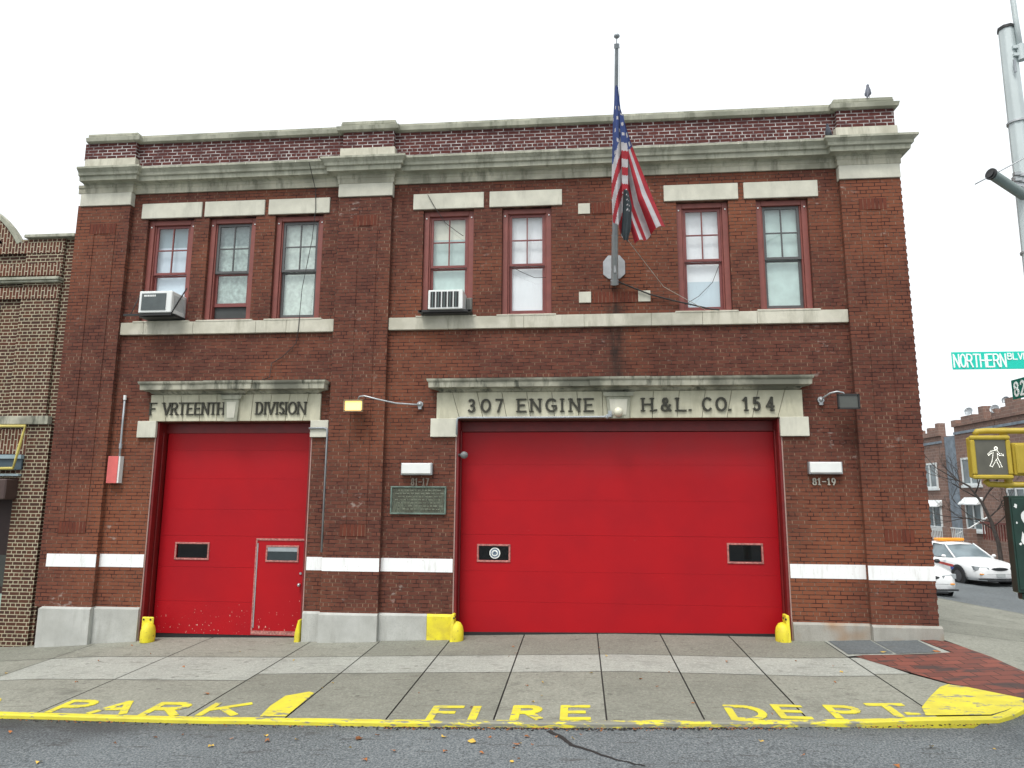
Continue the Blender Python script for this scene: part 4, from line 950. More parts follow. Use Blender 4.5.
FB = [paint('flag_blue', (.018, .04, .15), .8, var=.25, scale=8), paint('flag_white', (.40, .38, .39), .8, var=.2, scale=8), paint('flag_red', (.30, .008, .018), .8, var=.25, scale=8), paint('flag_dark', (.02, .03, .035), .85)]
def fp(px, py, dy=0.0): return (1.33 + (px - 607.5) * .0158, -1.62 + dy, 9.006 - (py - 92) * .01767)
def patch(mb, grid, nu, nv, cf, depth):
    """bilinear cloth patch from a control grid of outline points, pleated in depth"""
    gv, gu = len(grid), len(grid[0]); P = []
    for j in range(nv + 1):
        v_ = j / nv * (gv - 1); a = min(int(v_), gv - 2); tv = v_ - a; row = []
        for i in range(nu + 1):
            u_ = i / nu * (gu - 1); b_ = min(int(u_), gu - 2); tu = u_ - b_
            g = lambda p, q: grid[p][q]
            x = (g(a, b_)[0] * (1 - tu) + g(a, b_ + 1)[0] * tu) * (1 - tv) + (g(a + 1, b_)[0] * (1 - tu) + g(a + 1, b_ + 1)[0] * tu) * tv
            y = (g(a, b_)[1] * (1 - tu) + g(a, b_ + 1)[1] * tu) * (1 - tv) + (g(a + 1, b_)[1] * (1 - tu) + g(a + 1, b_ + 1)[1] * tu) * tv
            row.append((x, y, depth(i / nu, j / nv)))
        P.append(row)
    v = [fp(x, y, d) for r_ in P for x, y, d in r_]
    for j in range(nv):
        for i in range(nu):
            q = [P[j][i], P[j][i + 1], P[j + 1][i + 1], P[j + 1][i]]; cx = sum(p[0] for p in q) / 4; cy = sum(p[1] for p in q) / 4
            mb.add([v[j * (nu + 1) + i], v[j * (nu + 1) + i + 1], v[(j + 1) * (nu + 1) + i + 1], v[(j + 1) * (nu + 1) + i]], [(0, 1, 2, 3)], cf((i + .5) / nu, (j + .5) / nv, cx, cy), True)
m = MB()
def cR(u, v, x, y):              # right fold: stripes 1-7, canton nearest the pole
    if u < .36:
        su, sv = (u / .36 * 6) % 1, (v * 5) % 1
        return 1 if abs(su - .5) < .17 and abs(sv - .5) < .2 else 0
    return 2 if int(v * 7) % 2 == 0 else 1
def cL(u, v, x, y):
    s_ = y - 36 * (1 - u)
    if s_ < 136:
        a, b = (y / 11) % 1, (u * 2 + .5 * (int(y / 11) % 2)) % 1
        return 1 if abs(a - .5) < .16 and abs(b - .5) < .15 and y > 112 else 0
    return 1 if int((s_ - 136) / 15.5) % 2 == 0 else 2
def cM(u, v, x, y):
    if y < 150: return 1 if (y % 10 < 3 and .3 < u < .7) else 0
    return 1 if int((y - 150) / 8) % 2 == 0 else 2
patch(m, [[(614.5, 92), (630, 143), (648, 188), (663, 225)], [(615, 99), (625, 150), (638, 200), (651, 231)], [(616, 106), (621, 160), (629, 208), (641, 240)], [(616, 112), (618, 172), (622, 215), (631, 244)]], 70, 56, cR,
      lambda u, v: -.10 * v + .11 * math.sin(v * 10 + u * 2.5) * (.15 + u * .85) + .05 * u)
patch(m, [[(614, 93), (617, 94)], [(611, 128), (620, 126)], [(609.5, 165), (621, 160)], [(608.5, 198), (620, 196)], [(609.5, 224), (619, 240)]], 20, 120, cL,
      lambda u, v: -.16 + .07 * math.cos(u * 7) * (.3 + v) - .04)
patch(m, [[(617.5, 120), (622, 122)], [(619, 160), (625.5, 158)], [(619, 200), (625, 197)]], 8, 80, cM, lambda u, v: -.21 + .03 * u)
fl_ = m.build('national_flag', FB, label='limp star spangled flag, blue canton and red and white stripes, hanging from the pole', cat='flag')
m = MB()
patch(m, [[(620, 196), (625, 198)], [(619, 214), (628, 212)], [(617, 238), (627, 232)], [(619, 244), (623, 246)]], 12, 40, lambda u, v, x, y: 1 if (abs((y * .21) % 1 - u) < .09 and .4 < u < .75 and v < .45) else 3, lambda u, v: -.26 + .03 * math.sin(u * 8))
m.build('dark_flag', FB, label='small dark folded flag hanging beneath the striped flag', cat='flag')

# cables on the front
def cable(pts, r, lab, mat='dark_metal'):
    out = []
    for i in range(len(pts) - 1):
        for k in range(6):
            t_ = k / 6; out.append(tuple(pts[i][j] * (1 - t_) + pts[i + 1][j] * t_ for j in range(3)))
    out.append(pts[-1]); m = MB(); m.tube(out, r, 6); return m.build('cable', M[mat], label=lab, cat='cable')
cable([(1.45, -.10, 6.22), (1.75, -.06, 6.10), (2.1, -.05, 5.95), (2.5, -.05, 5.83), (2.85, -.05, 5.74), (3.15, -.05, 5.66), (3.3, -.07, 5.64)], .014, 'thick black cable from the flagpole foot to the sill')
cable([(1.62, -1.1, 6.62), (2.3, -.35, 6.0), (3.05, -.08, 5.64)], .005, 'thin slack rope from the flag to the window sill', 'number')
cable([(2.7, -.05, 5.75), (2.95, -.05, 5.9), (3.2, -.05, 6.15), (3.32, -.05, 6.45)], .005, 'thin dark wire looping in front of the sixth window')
cable([(-2.05, -.05, 8.02), (-1.9, -.05, 7.75), (-1.7, -.02, 7.45), (-1.45, -.02, 7.25), (-1.35, -.02, 7.18)], .006, 'loose dark wire crossing the top of the fourth window')
cable([(-4.28, -.42, 8.6), (-4.27, -.05, 8.2), (-4.25, -.05, 7.78), (-4.3, -.02, 7.2), (-4.42, -.08, 6.2), (-4.45, -.08, 5.4), (-4.5, -.03, 5.15), (-4.75, -.03, 4.9), (-4.95, -.03, 4.78), (-4.97, -.05, 4.5), (-4.96, -.34, 4.42)], .007, 'dangling wire down past the third window to the door hood')
cable([(-.45, -.05, 6.55), (-.2, -.02, 6.42), (0.0, -.02, 6.33), (.2, -.02, 6.33)], .005, 'short thin wire across the fifth window')

# pigeons
def pigeon(x, y, z, az, pitch, s_, lab):
    """face: +1 looks right, -1 looks left"""
    t = thing('pigeon', lab, 'pigeon', (x, y, z))
    ca, sa, cp_, sp_ = math.cos(az), math.sin(az), math.cos(pitch), math.sin(pitch)
    def q(a, b, c):
        if c > .1 or abs(a) > .04: a, c = a * cp_ - (c - .12) * sp_, .12 + a * sp_ + (c - .12) * cp_
        return (x + (a * ca - b * sa) * s_, y + (a * sa + b * ca) * s_, z + c * s_)
    m = MB(); prof = [(-.19, .075, .004), (-.15, .085, .018), (-.10, .10, .036), (-.05, .125, .052), (0, .15, .060), (.05, .18, .056), (.08, .215, .042), (.10, .25, .030), (.115, .275, .029), (.135, .285, .024), (.15, .282, .008)]
    n = 10; rings = [[q(a, math.cos(6.283 * k / n) * r, c + math.sin(6.283 * k / n) * r * 1.05) for k in range(n)] for a, c, r in prof]
    v = [p for r_ in rings for p in r_]; m.add(v, [(i * n + k, i * n + (k + 1) % n, (i + 1) * n + (k + 1) % n, (i + 1) * n + k) for i in range(len(prof) - 1) for k in range(n)], 0, True)
    m.cyl(q(.148, 0, .282), q(.175, 0, .274), .006 * s_, .002 * s_, 6, 1)
    for b in (-.02, .02): m.cyl(q(.0, b, .10), q(.01, b, 0), .005 * s_, .004 * s_, 6, 2); m.cyl(q(.01, b, .003), q(.035, b, .003), .004 * s_, n=5, mi=2)
    m.build('body', [M['pg'], M['dark_metal'], M['pgl']], t)
    for b in (-1, 1):
        m = MB(); pr = [(-.15, .0, .004), (-.10, .008, .02), (-.05, .012, .036), (0, .014, .040), (.035, .008, .02), (.045, .002, .005)]
        rg = [[q(a, b * (.052 + th_ * math.cos(6.283 * k / 8)) - b * max(0, -a - .05) * .3, .135 + a * .15 + math.sin(6.283 * k / 8) * hh_) for k in range(8)] for a, th_, hh_ in pr]
        m.add([p for r_ in rg for p in r_], [(i * 8 + k, i * 8 + (k + 1) % 8, (i + 1) * 8 + (k + 1) % 8, (i + 1) * 8 + k) for i in range(5) for k in range(8)], 0, True); m.build('wing', M['pgw'], t)
M['pg'] = paint('pigeon_grey', (.09, .10, .13), .6, var=.4, scale=15); M['pgw'] = paint('pigeon_wing', (.06, .065, .09), .6, var=.3); M['pgl'] = paint('pigeon_leg', (.3, .08, .06), .6)
pigeon(6.13, -.06, 9.565, R(55), R(35), .85, 'grey pigeon perched on the highest cap of the right pier')
pigeon(5.33, -.20, 8.725, R(240), R(15), .85, 'grey pigeon resting on the cornice ledge below the right pier cap')

# ------------------------------------------------------------------ NEIGHBOUR BUILDING (left)
nb = thing('brick_shop_building', 'older mottled brick shop building with pale mortar, adjoining on the left', 'building', (-11.5, 0, -.4))
m = MB(); wall_sheet(m, -15.5, -9.20, -.8, 7.40, .03, [(-13.4, -9.88, -.8, 2.62, .55)])
m.quad((-9.2, .03, -.8), (-9.2, 3, -.8), (-9.2, 3, 7.4), (-9.2, .03, 7.4)); m.quad((-15.5, .03, -.8), (-15.5, 12, -.8), (-15.5, 12, 7.4), (-15.5, .03, 7.4)); m.quad((-15.5, .03, 7.39), (-9.2, .03, 7.39), (-9.2, 12, 7.39), (-15.5, 12, 7.39))
m.build('brick_wall', M['brick_old'], nb)
m = MB(); m.box(-9.87, -9.26, -.03, .028, -.7, 3.64); m.box(-10.2, -9.40, -.03, .028, 3.80, 7.38); m.build('brick_pier', M['brick_old'], nb)
m = MB()
for z0, z1 in ((7.08, 7.30), (6.62, 6.86), (6.14, 6.37)): m = MB(); m.box(-13.9, -9.43, -.042, -.031, z0, z1); m.build('upright_brick_band', M['brick_old_up'], nb)
m = MB(); m.box(-13.9, -9.72, -.034, .02, 3.08, 3.55); m.build('upright_brick_band', M['brick_old_up'], nb)
m = MB(); m.box(-14, -9.39, -.10, .02, 6.46, 6.50); m.box(-14, -9.37, -.13, .02, 6.505, 6.56); m.build('stone_ledge', M['lime_dirty'], nb, .006)
m = MB(); m.box(-14, -9.29, -.10, .02, 3.64, 3.80); m.build('stone_ledge', M['lime_grimy'], nb, .006)
m = MB(); m.box(-10.24, -9.16, -.10, .35, 7.392, 7.46); m.build('coping', M['lime_dirty'], nb, .01)
m = MB(); n = 20; cx, cz, r0, r1 = -12.15, 6.34, 1.98, 2.06; pts = [(cx + r0 * math.cos(R(28 + 124 * i / n)), cz + r0 * math.sin(R(28 + 124 * i / n)) * .98) for i in range(n + 1)]
pg = [(p[0], p[1]) for p in pts]; m.prism_y([(pg[-1][0], 7.39)] + [(pg[0][0], 7.39)] + pg, .0, .08); m.build('gable', M['brick_old'], nb)
m = MB(); q = [(cx + r1 * math.cos(R(29 + 122 * i / n)), cz + r1 * math.sin(R(29 + 122 * i / n)) * .98) for i in range(n + 1)]; p0 = [(cx + r0 * math.cos(R(29 + 122 * i / n)), cz + r0 * math.sin(R(29 + 122 * i / n)) * .98) for i in range(n + 1)]
for i in range(n): m.prism_y([p0[i], q[i], q[i + 1], p0[i + 1]], -.05, .09)
m.build('gable_coping', M['lime_dirty'], nb)
m = MB(); qa = [(cx + (r0 - .02) * math.cos(R(28 + 124 * i / n)), cz + (r0 - .02) * math.sin(R(28 + 124 * i / n)) * .98) for i in range(n + 1)]; qb = [(cx + (r0 - .26) * math.cos(R(28 + 124 * i / n)), cz + (r0 - .26) * math.sin(R(28 + 124 * i / n)) * .98) for i in range(n + 1)]
for i in range(n): m.prism_y([qb[i], qa[i], qa[i + 1], qb[i + 1]], -.035, -.003)
m.build('arch_band', M['brick_old_up'], nb)
f = MB(); f.box(-12.4, -10.67, -.03, .025, 4.4, 6.05); F_ = f.build('window', M['white_plastic'], nb, .01)
m = MB(); m.box(-12.3, -10.75, -.045, -.031, 4.5, 5.95); m.build('glass_pane', M['lamp_off'], F_)
m = MB(); m.box(-13.4, -9.87, .56, .6, -.8, 2.62); m.build('shop_front', paint('dark_shop_front', (.035, .014, .012), .5), nb)
m = MB(); m.box(-12.5, -9.98, .545, .559, .55, 1.15); m.build('shop_window', M['lamp_off'], nb)
m = MB(); m.box(-13.3, -10.0, .50, .544, -.3, .42); m.build('pale_panel', paint('pale_green_panel', (.35, .48, .42), .5), nb)
# shutter housing, sign board and its yellow tube frame
t = thing('shutter_box', 'brown rolling shutter housing over the dark shop doorway', 'shutter box', (-11.5, -.2, 2.2))
m = MB(); m.box(-13.3, -9.80, -.32, .02, 2.22, 2.60); m.build('casing', paint('brown_shutter', (.06, .035, .03), .55), t, .02)
m = MB(); m.box(-13.3, -10.12, -.345, -.322, 2.20, 2.62); m.build('front_plate', paint('grey_shutter_plate', (.12, .13, .11), .5), t, .01)
t = thing('shop_sign', 'blue-grey sign board inside a yellow tube frame on the neighbouring shop', 'sign', (-11.5, -.05, 2.6))
m = MB(); m.box(-13.2, -9.74, -.08, -.04, 2.78, 2.98); m.build('sign_board', paint('blue_grey_board', (.05, .08, .10), .5), t, .004)
m = MB(); m.box(-13.2, -9.73, -.12, -.04, 2.985, 3.06); m.box(-13.2, -9.75, -.11, -.04, 2.66, 2.70); m.build('awning_rail', paint('pale_blue_rail', (.25, .33, .36), .5), t)
m = MB(); m.tube([(-13.2, -.16, 3.60), (-9.68, -.16, 3.60), (-9.72, -.2, 3.2), (-9.76, -.24, 2.80), (-13.2, -.24, 2.72)], .026, 8); m.build('tube_frame', paint('yellow_tube', (.55, .46, .12), .5), t)
m = MB(); m.box(-9.19, -9.142, .06, .4, -.8, 7.5); m.build('gap_filler', M['dark_metal'], label='dark gap filler strip between the two brick buildings', cat='gap filler')  # plain dark box set in to fill the gap between the walls, no pipe
# ------------------------------------------------------------------ CORNER: pole, signs, signal
m = MB(); n = 28; ring = [(5.35 + .85 * math.cos(6.283 * i / n), -5.95 + .45 * math.sin(6.283 * i / n)) for i in range(n)]
zt = rz(5.35, -5.9)
m.add([(x, y, zt - .1) for x, y in ring] + [(x, y, zt + .12) for x, y in ring], [(i, (i + 1) % n, (i + 1) % n + n, i + n) for i in range(n)] + [tuple(range(n, 2 * n))])
m.build('traffic_island', M['walk_b'], kind='structure')
t = thing('street_pole', 'tall grey steel signal and lamp pole at the right edge', 'pole', (5.06, -5.73, zt + .12))
M['pole'] = paint('painted_pole', (.50, .56, .56), .5, .1, var=.08, scale=3)
m = MB(); m.cyl((5.06, -5.73, zt + .1), (5.06, -5.73, 6.93), .115, .070, 8, smooth=False); m.build('shaft', M['pole'], t, .006)
m = MB(); m.cyl((5.06, -5.73, 6.93), (5.06, -5.73, 6.96), .079, n=8); m.build('cap', M['dark_metal'], t)
m = MB()
for z in (5.93, 4.62, 4.14): m = MB(); m.cyl((5.06, -5.73, z), (5.06, -5.73, z + .018), .081 + (6.93 - z) * .0066, n=16); m.build('band_clamp', M['steel'], t)
for z in (5.24, 5.30, 5.36): m = MB(); m.cyl((5.06, -5.73, z), (5.06, -5.73, z + .03), .096, n=16); m.box(4.92, 4.98, -5.84, -5.80, z, z + .03); m.build('band_clamp', M['steel'], t)
m = MB(); m.tube([(5.13, -5.80, 6.58), (5.115, -5.80, 7.0), (5.11, -5.79, 7.6), (5.15, -5.76, 8.2), (5.5, -5.6, 8.9), (6.2, -5.3, 9.2)], .024, 10); m.cyl((5.13, -5.80, 6.56), (5.125, -5.80, 6.72), .036, n=10); m.box(5.05, 5.14, -5.82, -5.77, 6.60, 6.63); m.box(5.05, 5.14, -5.82, -5.77, 6.68, 6.71)
m.build('lamp_arm', M['pole'], t)
m = MB(); m.cyl((5.02, -5.78, 5.17), (4.65, -5.95, 5.32), .046, .046, 16); m.build('signal_arm', paint('shaded_green_grey', (.20, .25, .24), .5), t)
m = MB(); m.cyl((4.65, -5.95, 5.32), (4.632, -5.958, 5.322), .054, n=16); m.cyl((4.631, -5.959, 5.322), (4.628, -5.960, 5.323), .036, n=14); m.build('arm_cap', M['dark_metal'], t)
m = MB(); m.box(5.03, 5.05, -5.835, -5.82, 6.42, 6.55); m.build('tag_plate', M['grey_pipe'], t)
m = MB(); m.tube([(4.52, -5.90, 5.25), (4.68, -5.93, 5.33), (4.95, -5.95, 5.47), (5.3, -6.0, 5.6), (6.4, -6.1, 5.95)], .006, 5); m.build('span_wire', M['steel'], label='thin steel wire tied past the short arm of the pole', cat='wire')

def sign_mat(name, c):
    b = NB(name); return b.done(c, .35)
M['sign_teal'] = sign_mat('retroreflective_green', (.0, .55, .42)); M['sign_green'] = sign_mat('deep_green', (.0, .14, .10)); M['sign_white'] = sign_mat('sign_white', (.85, .9, .88))
def letters(m, txt, fn, x, h, w_, gap, sw):
    for ch in txt:
        ww = w_ * (.35 if ch == 'I' else 1); glyph(m, ch, lambda a, b_, d, x=x: fn(x + a, b_, d), ww, h, sw, .002); x += ww + gap
    return x
t = thing('street_sign', 'bright green street sign reading NORTHERN BLVD', 'street sign', (4.9, -5.88, 3.52))
m = MB(); m.box(4.262, 5.05, -5.712, -5.706, 3.517, 3.683); m.build('sign_blade', M['sign_teal'], t, .002)
m = MB(); x = letters(m, 'NORTHERN', lambda a, b_, d: (a, -5.7125 - d, b_), 4.278, .118, .044, .0145, .0135 * 1.0)
fnb = lambda a, b_, d: (a, -5.7125 - d, b_)
m2 = m
m = MB()
for v_ in m2.v: m.v.append((v_[0], v_[1], v_[2] + 3.540))
m.f, m.mi, m.sm = m2.f, m2.mi, m2.sm
x = letters(m, 'BLVD', lambda a, b_, d: (a, -5.7125 - d, b_ + 3.608), x + .008, .055, .034, .012, .010)
m.build('lettering', M['sign_white'], t)
m = MB(); m.box(4.99, 5.06, -5.705, -5.64, 3.50, 3.70); m.build('bracket', M['steel'], t)
t = thing('street_sign', 'dark green street sign beginning 82, set at a right angle', 'street sign', (5.0, -5.5, 3.28))
m = MB(); m.box(4.998, 5.004, -5.98, -5.30, 3.285, 3.475); m.build('sign_blade', M['sign_green'], t, .002)
m = MB(); 
for k, ch in enumerate('82'): glyph(m, ch, lambda a, b_, d, k=k: (4.9975 - d, -5.345 - k * .095 - a, 3.315 + b_), .065, .125, .019, .002)
m.build('lettering', M['sign_white'], t)

M['sig'] = paint('signal_yellow', (.42, .31, .03), .5, var=.12, scale=10)
t = thing('pedestrian_signal', 'yellow pedestrian signal showing a white walking figure', 'pedestrian signal', (4.7, -5.5, 2.5))
m = MB(); x0, x1, z0, z1, yf = 4.415, 4.745, 2.522, 2.900, -5.60
m.box(x0, x1, yf + .02, yf + .09, z0, z1)
for bx in ((x0 - .01, x1 + .01, z1 - .028, z1 + .012), (x0 - .01, x1 + .01, z0 - .012, z0 + .028), (x0 - .01, x0 + .03, z0 + .028, z1 - .028), (x1 - .03, x1 + .01, z0 + .028, z1 - .028)): m.box(bx[0], bx[1], yf - .022, yf + .02, bx[2], bx[3])
m.build('housing', M['sig'], t, .012)
m = MB(); m.box(x0 + .031, x1 - .031, yf - .004, yf + .0185, z0 + .029, z1 - .029); m.build('lens', paint('dark_lens', (.10, .097, .075), .35, var=.2), t)
def man(mb, cx, cz, s_):
    def P2(p): return (cx + p[0] * s_, cz + p[1] * s_)
    outl = [arc(.10, .86, .09, .09, 0, 360, 10), [(.0, .72), (-.22, .66), (-.42, .48), (-.38, .40), (-.20, .54), (-.10, .56)], [(.0, .72), (.18, .68), (.30, .52), (.50, .46), (.52, .38), (.28, .40), (.16, .52)],
            [(-.10, .56), (-.14, .30), (-.22, -.0), (-.36, -.28), (-.22, -.34), (-.04, -.04), (.06, .14)], [(.16, .52), (.16, .2), (.28, -.08), (.36, -.34), (.22, -.36), (.10, -.06), (.06, .14)]]
    for st in outl:
        for i in range(len(st) - 1):
            a, b_ = P2(st[i]), P2(st[i + 1]); L_ = math.hypot(b_[0] - a[0], b_[1] - a[1]); k = max(1, int(L_ / .0105))
            for j in range(k + 1): 
                x, z = a[0] + (b_[0] - a[0]) * j / k, a[1] + (b_[1] - a[1]) * j / k; mb.ball((x, yf - .006, z), .0036, 6, 4)
m = MB(); man(m, 4.612, 2.672, .142)
b = NB('lit_white'); b.p.inputs['Emission Color'].default_value = (1, 1, .92, 1); b.p.inputs['Emission Strength'].default_value = 1.2; M['lit_white'] = b.done((.8, .8, .75), .4)
m.build('walking_figure', M['lit_white'], t)
m = MB(); m.box(4.775, 4.965, -5.60, -5.46, 2.545, 2.845); m.box(4.790, 4.95, -5.62, -5.601, 2.56, 2.83); m.build('side_housing', M['sig'], t, .014)
m = MB(); m.tube([(4.50, -5.52, 2.925), (4.52, -5.52, 2.955), (4.60, -5.52, 2.962), (4.96, -5.60, 2.955), (5.04, -5.68, 2.95)], .028, 10); m.tube([(4.55, -5.52, 2.50), (4.58, -5.52, 2.468), (4.70, -5.52, 2.462), (4.96, -5.60, 2.46), (5.04, -5.68, 2.46)], .028, 10)
m.cyl((4.755, -5.52, 2.43), (4.755, -5.52, 2.51), .034, n=12); m.cyl((4.755, -5.52, 2.92), (4.755, -5.52, 2.99), .034, n=12); m.build('bracket_pipe', M['sig'], t)
t = thing('control_cabinet', 'dark green signal control cabinet plastered with torn stickers', 'cabinet', (4.86, -5.6, 1.45))
M['cab'] = paint('cabinet_green', (.008, .035, .025), .4, var=.3)
m = MB(); m.box(4.70, 4.965, -5.60, -5.50, 1.50, 2.36); m.box(4.74, 4.90, -5.58, -5.50, 1.44, 1.499); m.build('casing', M['cab'], t, .008)
m = MB(); m.box(4.71, 4.945, -5.612, -5.601, 1.53, 2.34); m.build('door', M['cab'], t, .004)
def blot(mb, cx, cz, rx, rz_, seed):
    rnd = random.Random(seed); n = 9; mb.prism_y([(cx + rx * math.cos(6.283 * k / n) * rnd.uniform(.5, 1.1), cz + rz_ * math.sin(6.283 * k / n) * rnd.uniform(.6, 1.1)) for k in range(n)], -5.6145, -5.6125)
m = MB()
for cx, cz, rx, r2, s_ in ((4.74, 2.27, .018, .022, 1), (4.80, 2.17, .028, .06, 2), (4.78, 1.98, .022, .07, 3), (4.80, 1.87, .026, .05, 4), (4.75, 1.93, .012, .014, 5), (4.81, 1.74, .02, .03, 6), (4.735, 2.12, .01, .012, 7), (4.78, 1.60, .015, .02, 8)): blot(m, cx, cz, rx, r2, s_)
m.build('torn_sticker', M['white_plastic'], t)

# ------------------------------------------------------------------ CARS
M['car_white'] = paint('car_white', (.78, .80, .80), .25, var=.03, spec=.6)
M['car_glass'] = paint('car_glass', (.16, .21, .23), .08, var=.3, scale=1.5, spec=.8)
M['car_dark'] = paint('car_dark', (.02, .022, .025), .5)
M['car_lamp'] = paint('car_headlamp', (.26, .29, .30), .12, var=.2, spec=.8)
M['amber'] = paint('amber_plastic', (.85, .33, .03), .3, var=.1)
M['tyre'] = paint('tyre', (.018, .018, .018), .8); M['rim'] = paint('rim', (.09, .09, .095), .4, .5)
def car(lab, cx, yf, z, lightbar, group):
    """sedan whose nose is at y = yf, pointing towards the camera (-y)"""
    t = thing('parked_car', lab, 'car', (cx, yf + 2.4, z), group)
    def P3(s_, x, h): return (cx + x, yf + s_, z + h)
    st = [(0, .50, .30, .60), (.04, .66, .24, .68), (.16, .80, .20, .755), (.45, .89, .19, .82), (.9, .915, .19, .885), (1.35, .925, .19, .935), (2.2, .93, .19, .93), (3.4, .93, .19, .96), (4.2, .90, .20, .98), (4.7, .84, .24, .93), (4.88, .72, .32, .78)]
    m = MB(); rings = []
    for s_, w_, zl, zt_ in st:
        zm = (zl + zt_) / 2
        half = [(w_ * .55, zl), (w_ * .93, zl + .03), (w_ * .99, zl + .16), (w_, zm), (w_ * .985, zt_ - .14), (w_ * .92, zt_ - .035), (w_ * .72, zt_ + .006), (w_ * .35, zt_ + .03)]
        rings.append([P3(s_, -x, h) for x, h in half] + [P3(s_, x, h) for x, h in reversed(half)])
    k = 16; v = [p for r_ in rings for p in r_]; f = [(i * k + j, i * k + (j + 1) % k, (i + 1) * k + (j + 1) % k, (i + 1) * k + j) for i in range(len(rings) - 1) for j in range(k)]
    f += [tuple(range(k)), tuple((len(rings) - 1) * k + j for j in range(k))]; m.add(v, f, 0, True)
    B = m.build('body', M['car_white'], t, 0)
    # cabin: roof shell over a glass house
    def ring(s_, w_, h): return [P3(s_, -w_, h), P3(s_, w_, h)]
    a = ring(1.28, .74, .91); b_ = ring(2.05, .57, 1.40); c = ring(3.25, .57, 1.41); d = ring(4.25, .70, .96); e = ring(2.0, .86, .93); g = ring(3.6, .86, .95)
    m = MB(); m.quad(a[0], a[1], b_[1], b_[0]); m.quad(c[0], c[1], d[1], d[0])
    for q in (0, 1): m.add([a[q], e[q], g[q], d[q], c[q], b_[q]], [(0, 1, 2, 3, 4, 5)])
    m.build('car_window', M['car_glass'], t)
    m = MB(); rr = []
    for s_, w_, h in ((1.98, .55, 1.375), (2.15, .60, 1.43), (2.6, .61, 1.455), (3.1, .60, 1.445), (3.35, .55, 1.39)): rr.append([P3(s_, -w_, h - .05), P3(s_, -w_ * .93, h - .008), P3(s_, 0, h + .02), P3(s_, w_ * .93, h - .008), P3(s_, w_, h - .05)])
    m.add([p for r_ in rr for p in r_], [(i * 5 + j, i * 5 + j + 1, (i + 1) * 5 + j + 1, (i + 1) * 5 + j) for i in range(4) for j in range(4)], 0, True); m.build('car_roof', M['car_white'], t)
    m = MB()
    for q, sx in ((0, -1), (1, 1)):
        m = MB()
        m.tube([tuple(Vector(a[q]) + Vector((sx * .015, -.02, .0))), tuple(Vector(b_[q]) + Vector((sx * .01, -.01, .01)))], .032, 6); m.tube([tuple(Vector(d[q])), tuple(Vector(c[q]))], .05, 6)
        m.tube([P3(2.75, sx * .865, .93), P3(2.72, sx * .60, 1.40)], .03, 6)
        m.build('pillar', M['car_white'], t)
    for s_ in (.92, 3.95):
        for sx in (-1, 1):
            m = MB(); m.cyl(P3(s_, sx * .925, .34), P3(s_, sx * .937, .34), .385, n=24, smooth=False); m.build('wheel_arch', M['car_dark'], t)
            m = MB(); m.cyl(P3(s_, sx * .72, .325), P3(s_, sx * .945, .325), .325, n=24); W_ = m.build('wheel', M['tyre'], t, .02)
            m = MB(); m.cyl(P3(s_, sx * .946, .325), P3(s_, sx * .955, .325), .20, n=18); m.build('rim', M['rim'], W_)
    for sx in (-1, 1):
        m = MB(); m.hexa([P3(.0, sx * .40, .58), P3(.15, sx * .84, .59), P3(.4, sx * .80, .59), P3(.2, sx * .34, .58), P3(.01, sx * .40, .69), P3(.17, sx * .85, .73), P3(.42, sx * .80, .74), P3(.22, sx * .34, .72)]); m.build('headlight', M['car_lamp'], t, .01)
        m = MB(); m.ball(P3(1.55, sx * 1.0, .98), (.09, .07, .065), 10, 6); m.build('wing_mirror', M['car_white'] if lightbar else M['car_dark'], t)
    m = MB(); m.ball(P3(.01, 0, .635), (.32, .05, .06), 18, 8); m.build('grille', M['car_dark'], t)
    m = MB(); m.box(cx - .80, cx + .80, yf + .0, yf + .05, z + .27, z + .315); m.box(cx - .5, cx + .5, yf - .02, yf + .0, z + .20, z + .255); m.build('bumper_intake', M['car_dark'], t)
    m = MB(); m.box(cx - .16, cx + .16, yf - .03, yf - .012, z + .37, z + .48); m.build('number_plate', paint('plate_grey', (.42, .45, .45), .5), t)
    if lightbar:
        m = MB(); m.box(cx - .56, cx + .56, yf + 2.45, yf + 2.75, z + 1.475, z + 1.60); m.build('light_bar', M['amber'], t, .04)
        for sx in (-1, 1):
            m = MB(); m.hexa([P3(1.05, sx * .934, .60), P3(2.5, sx * .934, .72), P3(2.5, sx * .936, .72), P3(1.05, sx * .936, .60), P3(1.15, sx * .934, .70), P3(2.5, sx * .934, .80), P3(2.5, sx * .936, .80), P3(1.15, sx * .936, .70)], 0)
            m.hexa([P3(.55, sx * .926, .54), P3(1.3, sx * .940, .52), P3(1.3, sx * .942, .52), P3(.55, sx * .928, .54), P3(1.0, sx * .934, .60), P3(1.3, sx * .940, .62), P3(1.3, sx * .942, .62), P3(1.0, sx * .936, .60)], 1)
            m.build('side_stripe', [paint('stripe_red', (.55, .06, .04), .4), paint('stripe_blue', (.04, .09, .35), .4)], t)
    for sx in (-1, 1): m = MB(); m.box(cx + sx * .66 - .06, cx + sx * .66 + .06, yf + .02, yf + .08, z + .44, z + .475); m.build('turn_signal', M['amber'], t)
    return t
c1 = car('white patrol sedan with orange roof light bar and red and blue side stripe', 15.42, 15.0, -.775, True, 'white cars on the side street'); c1.rotation_euler.z = R(9)
car('plain white sedan, only its nose showing past the firehouse corner', 10.76, 9.4, -.53, False, 'white cars on the side street')

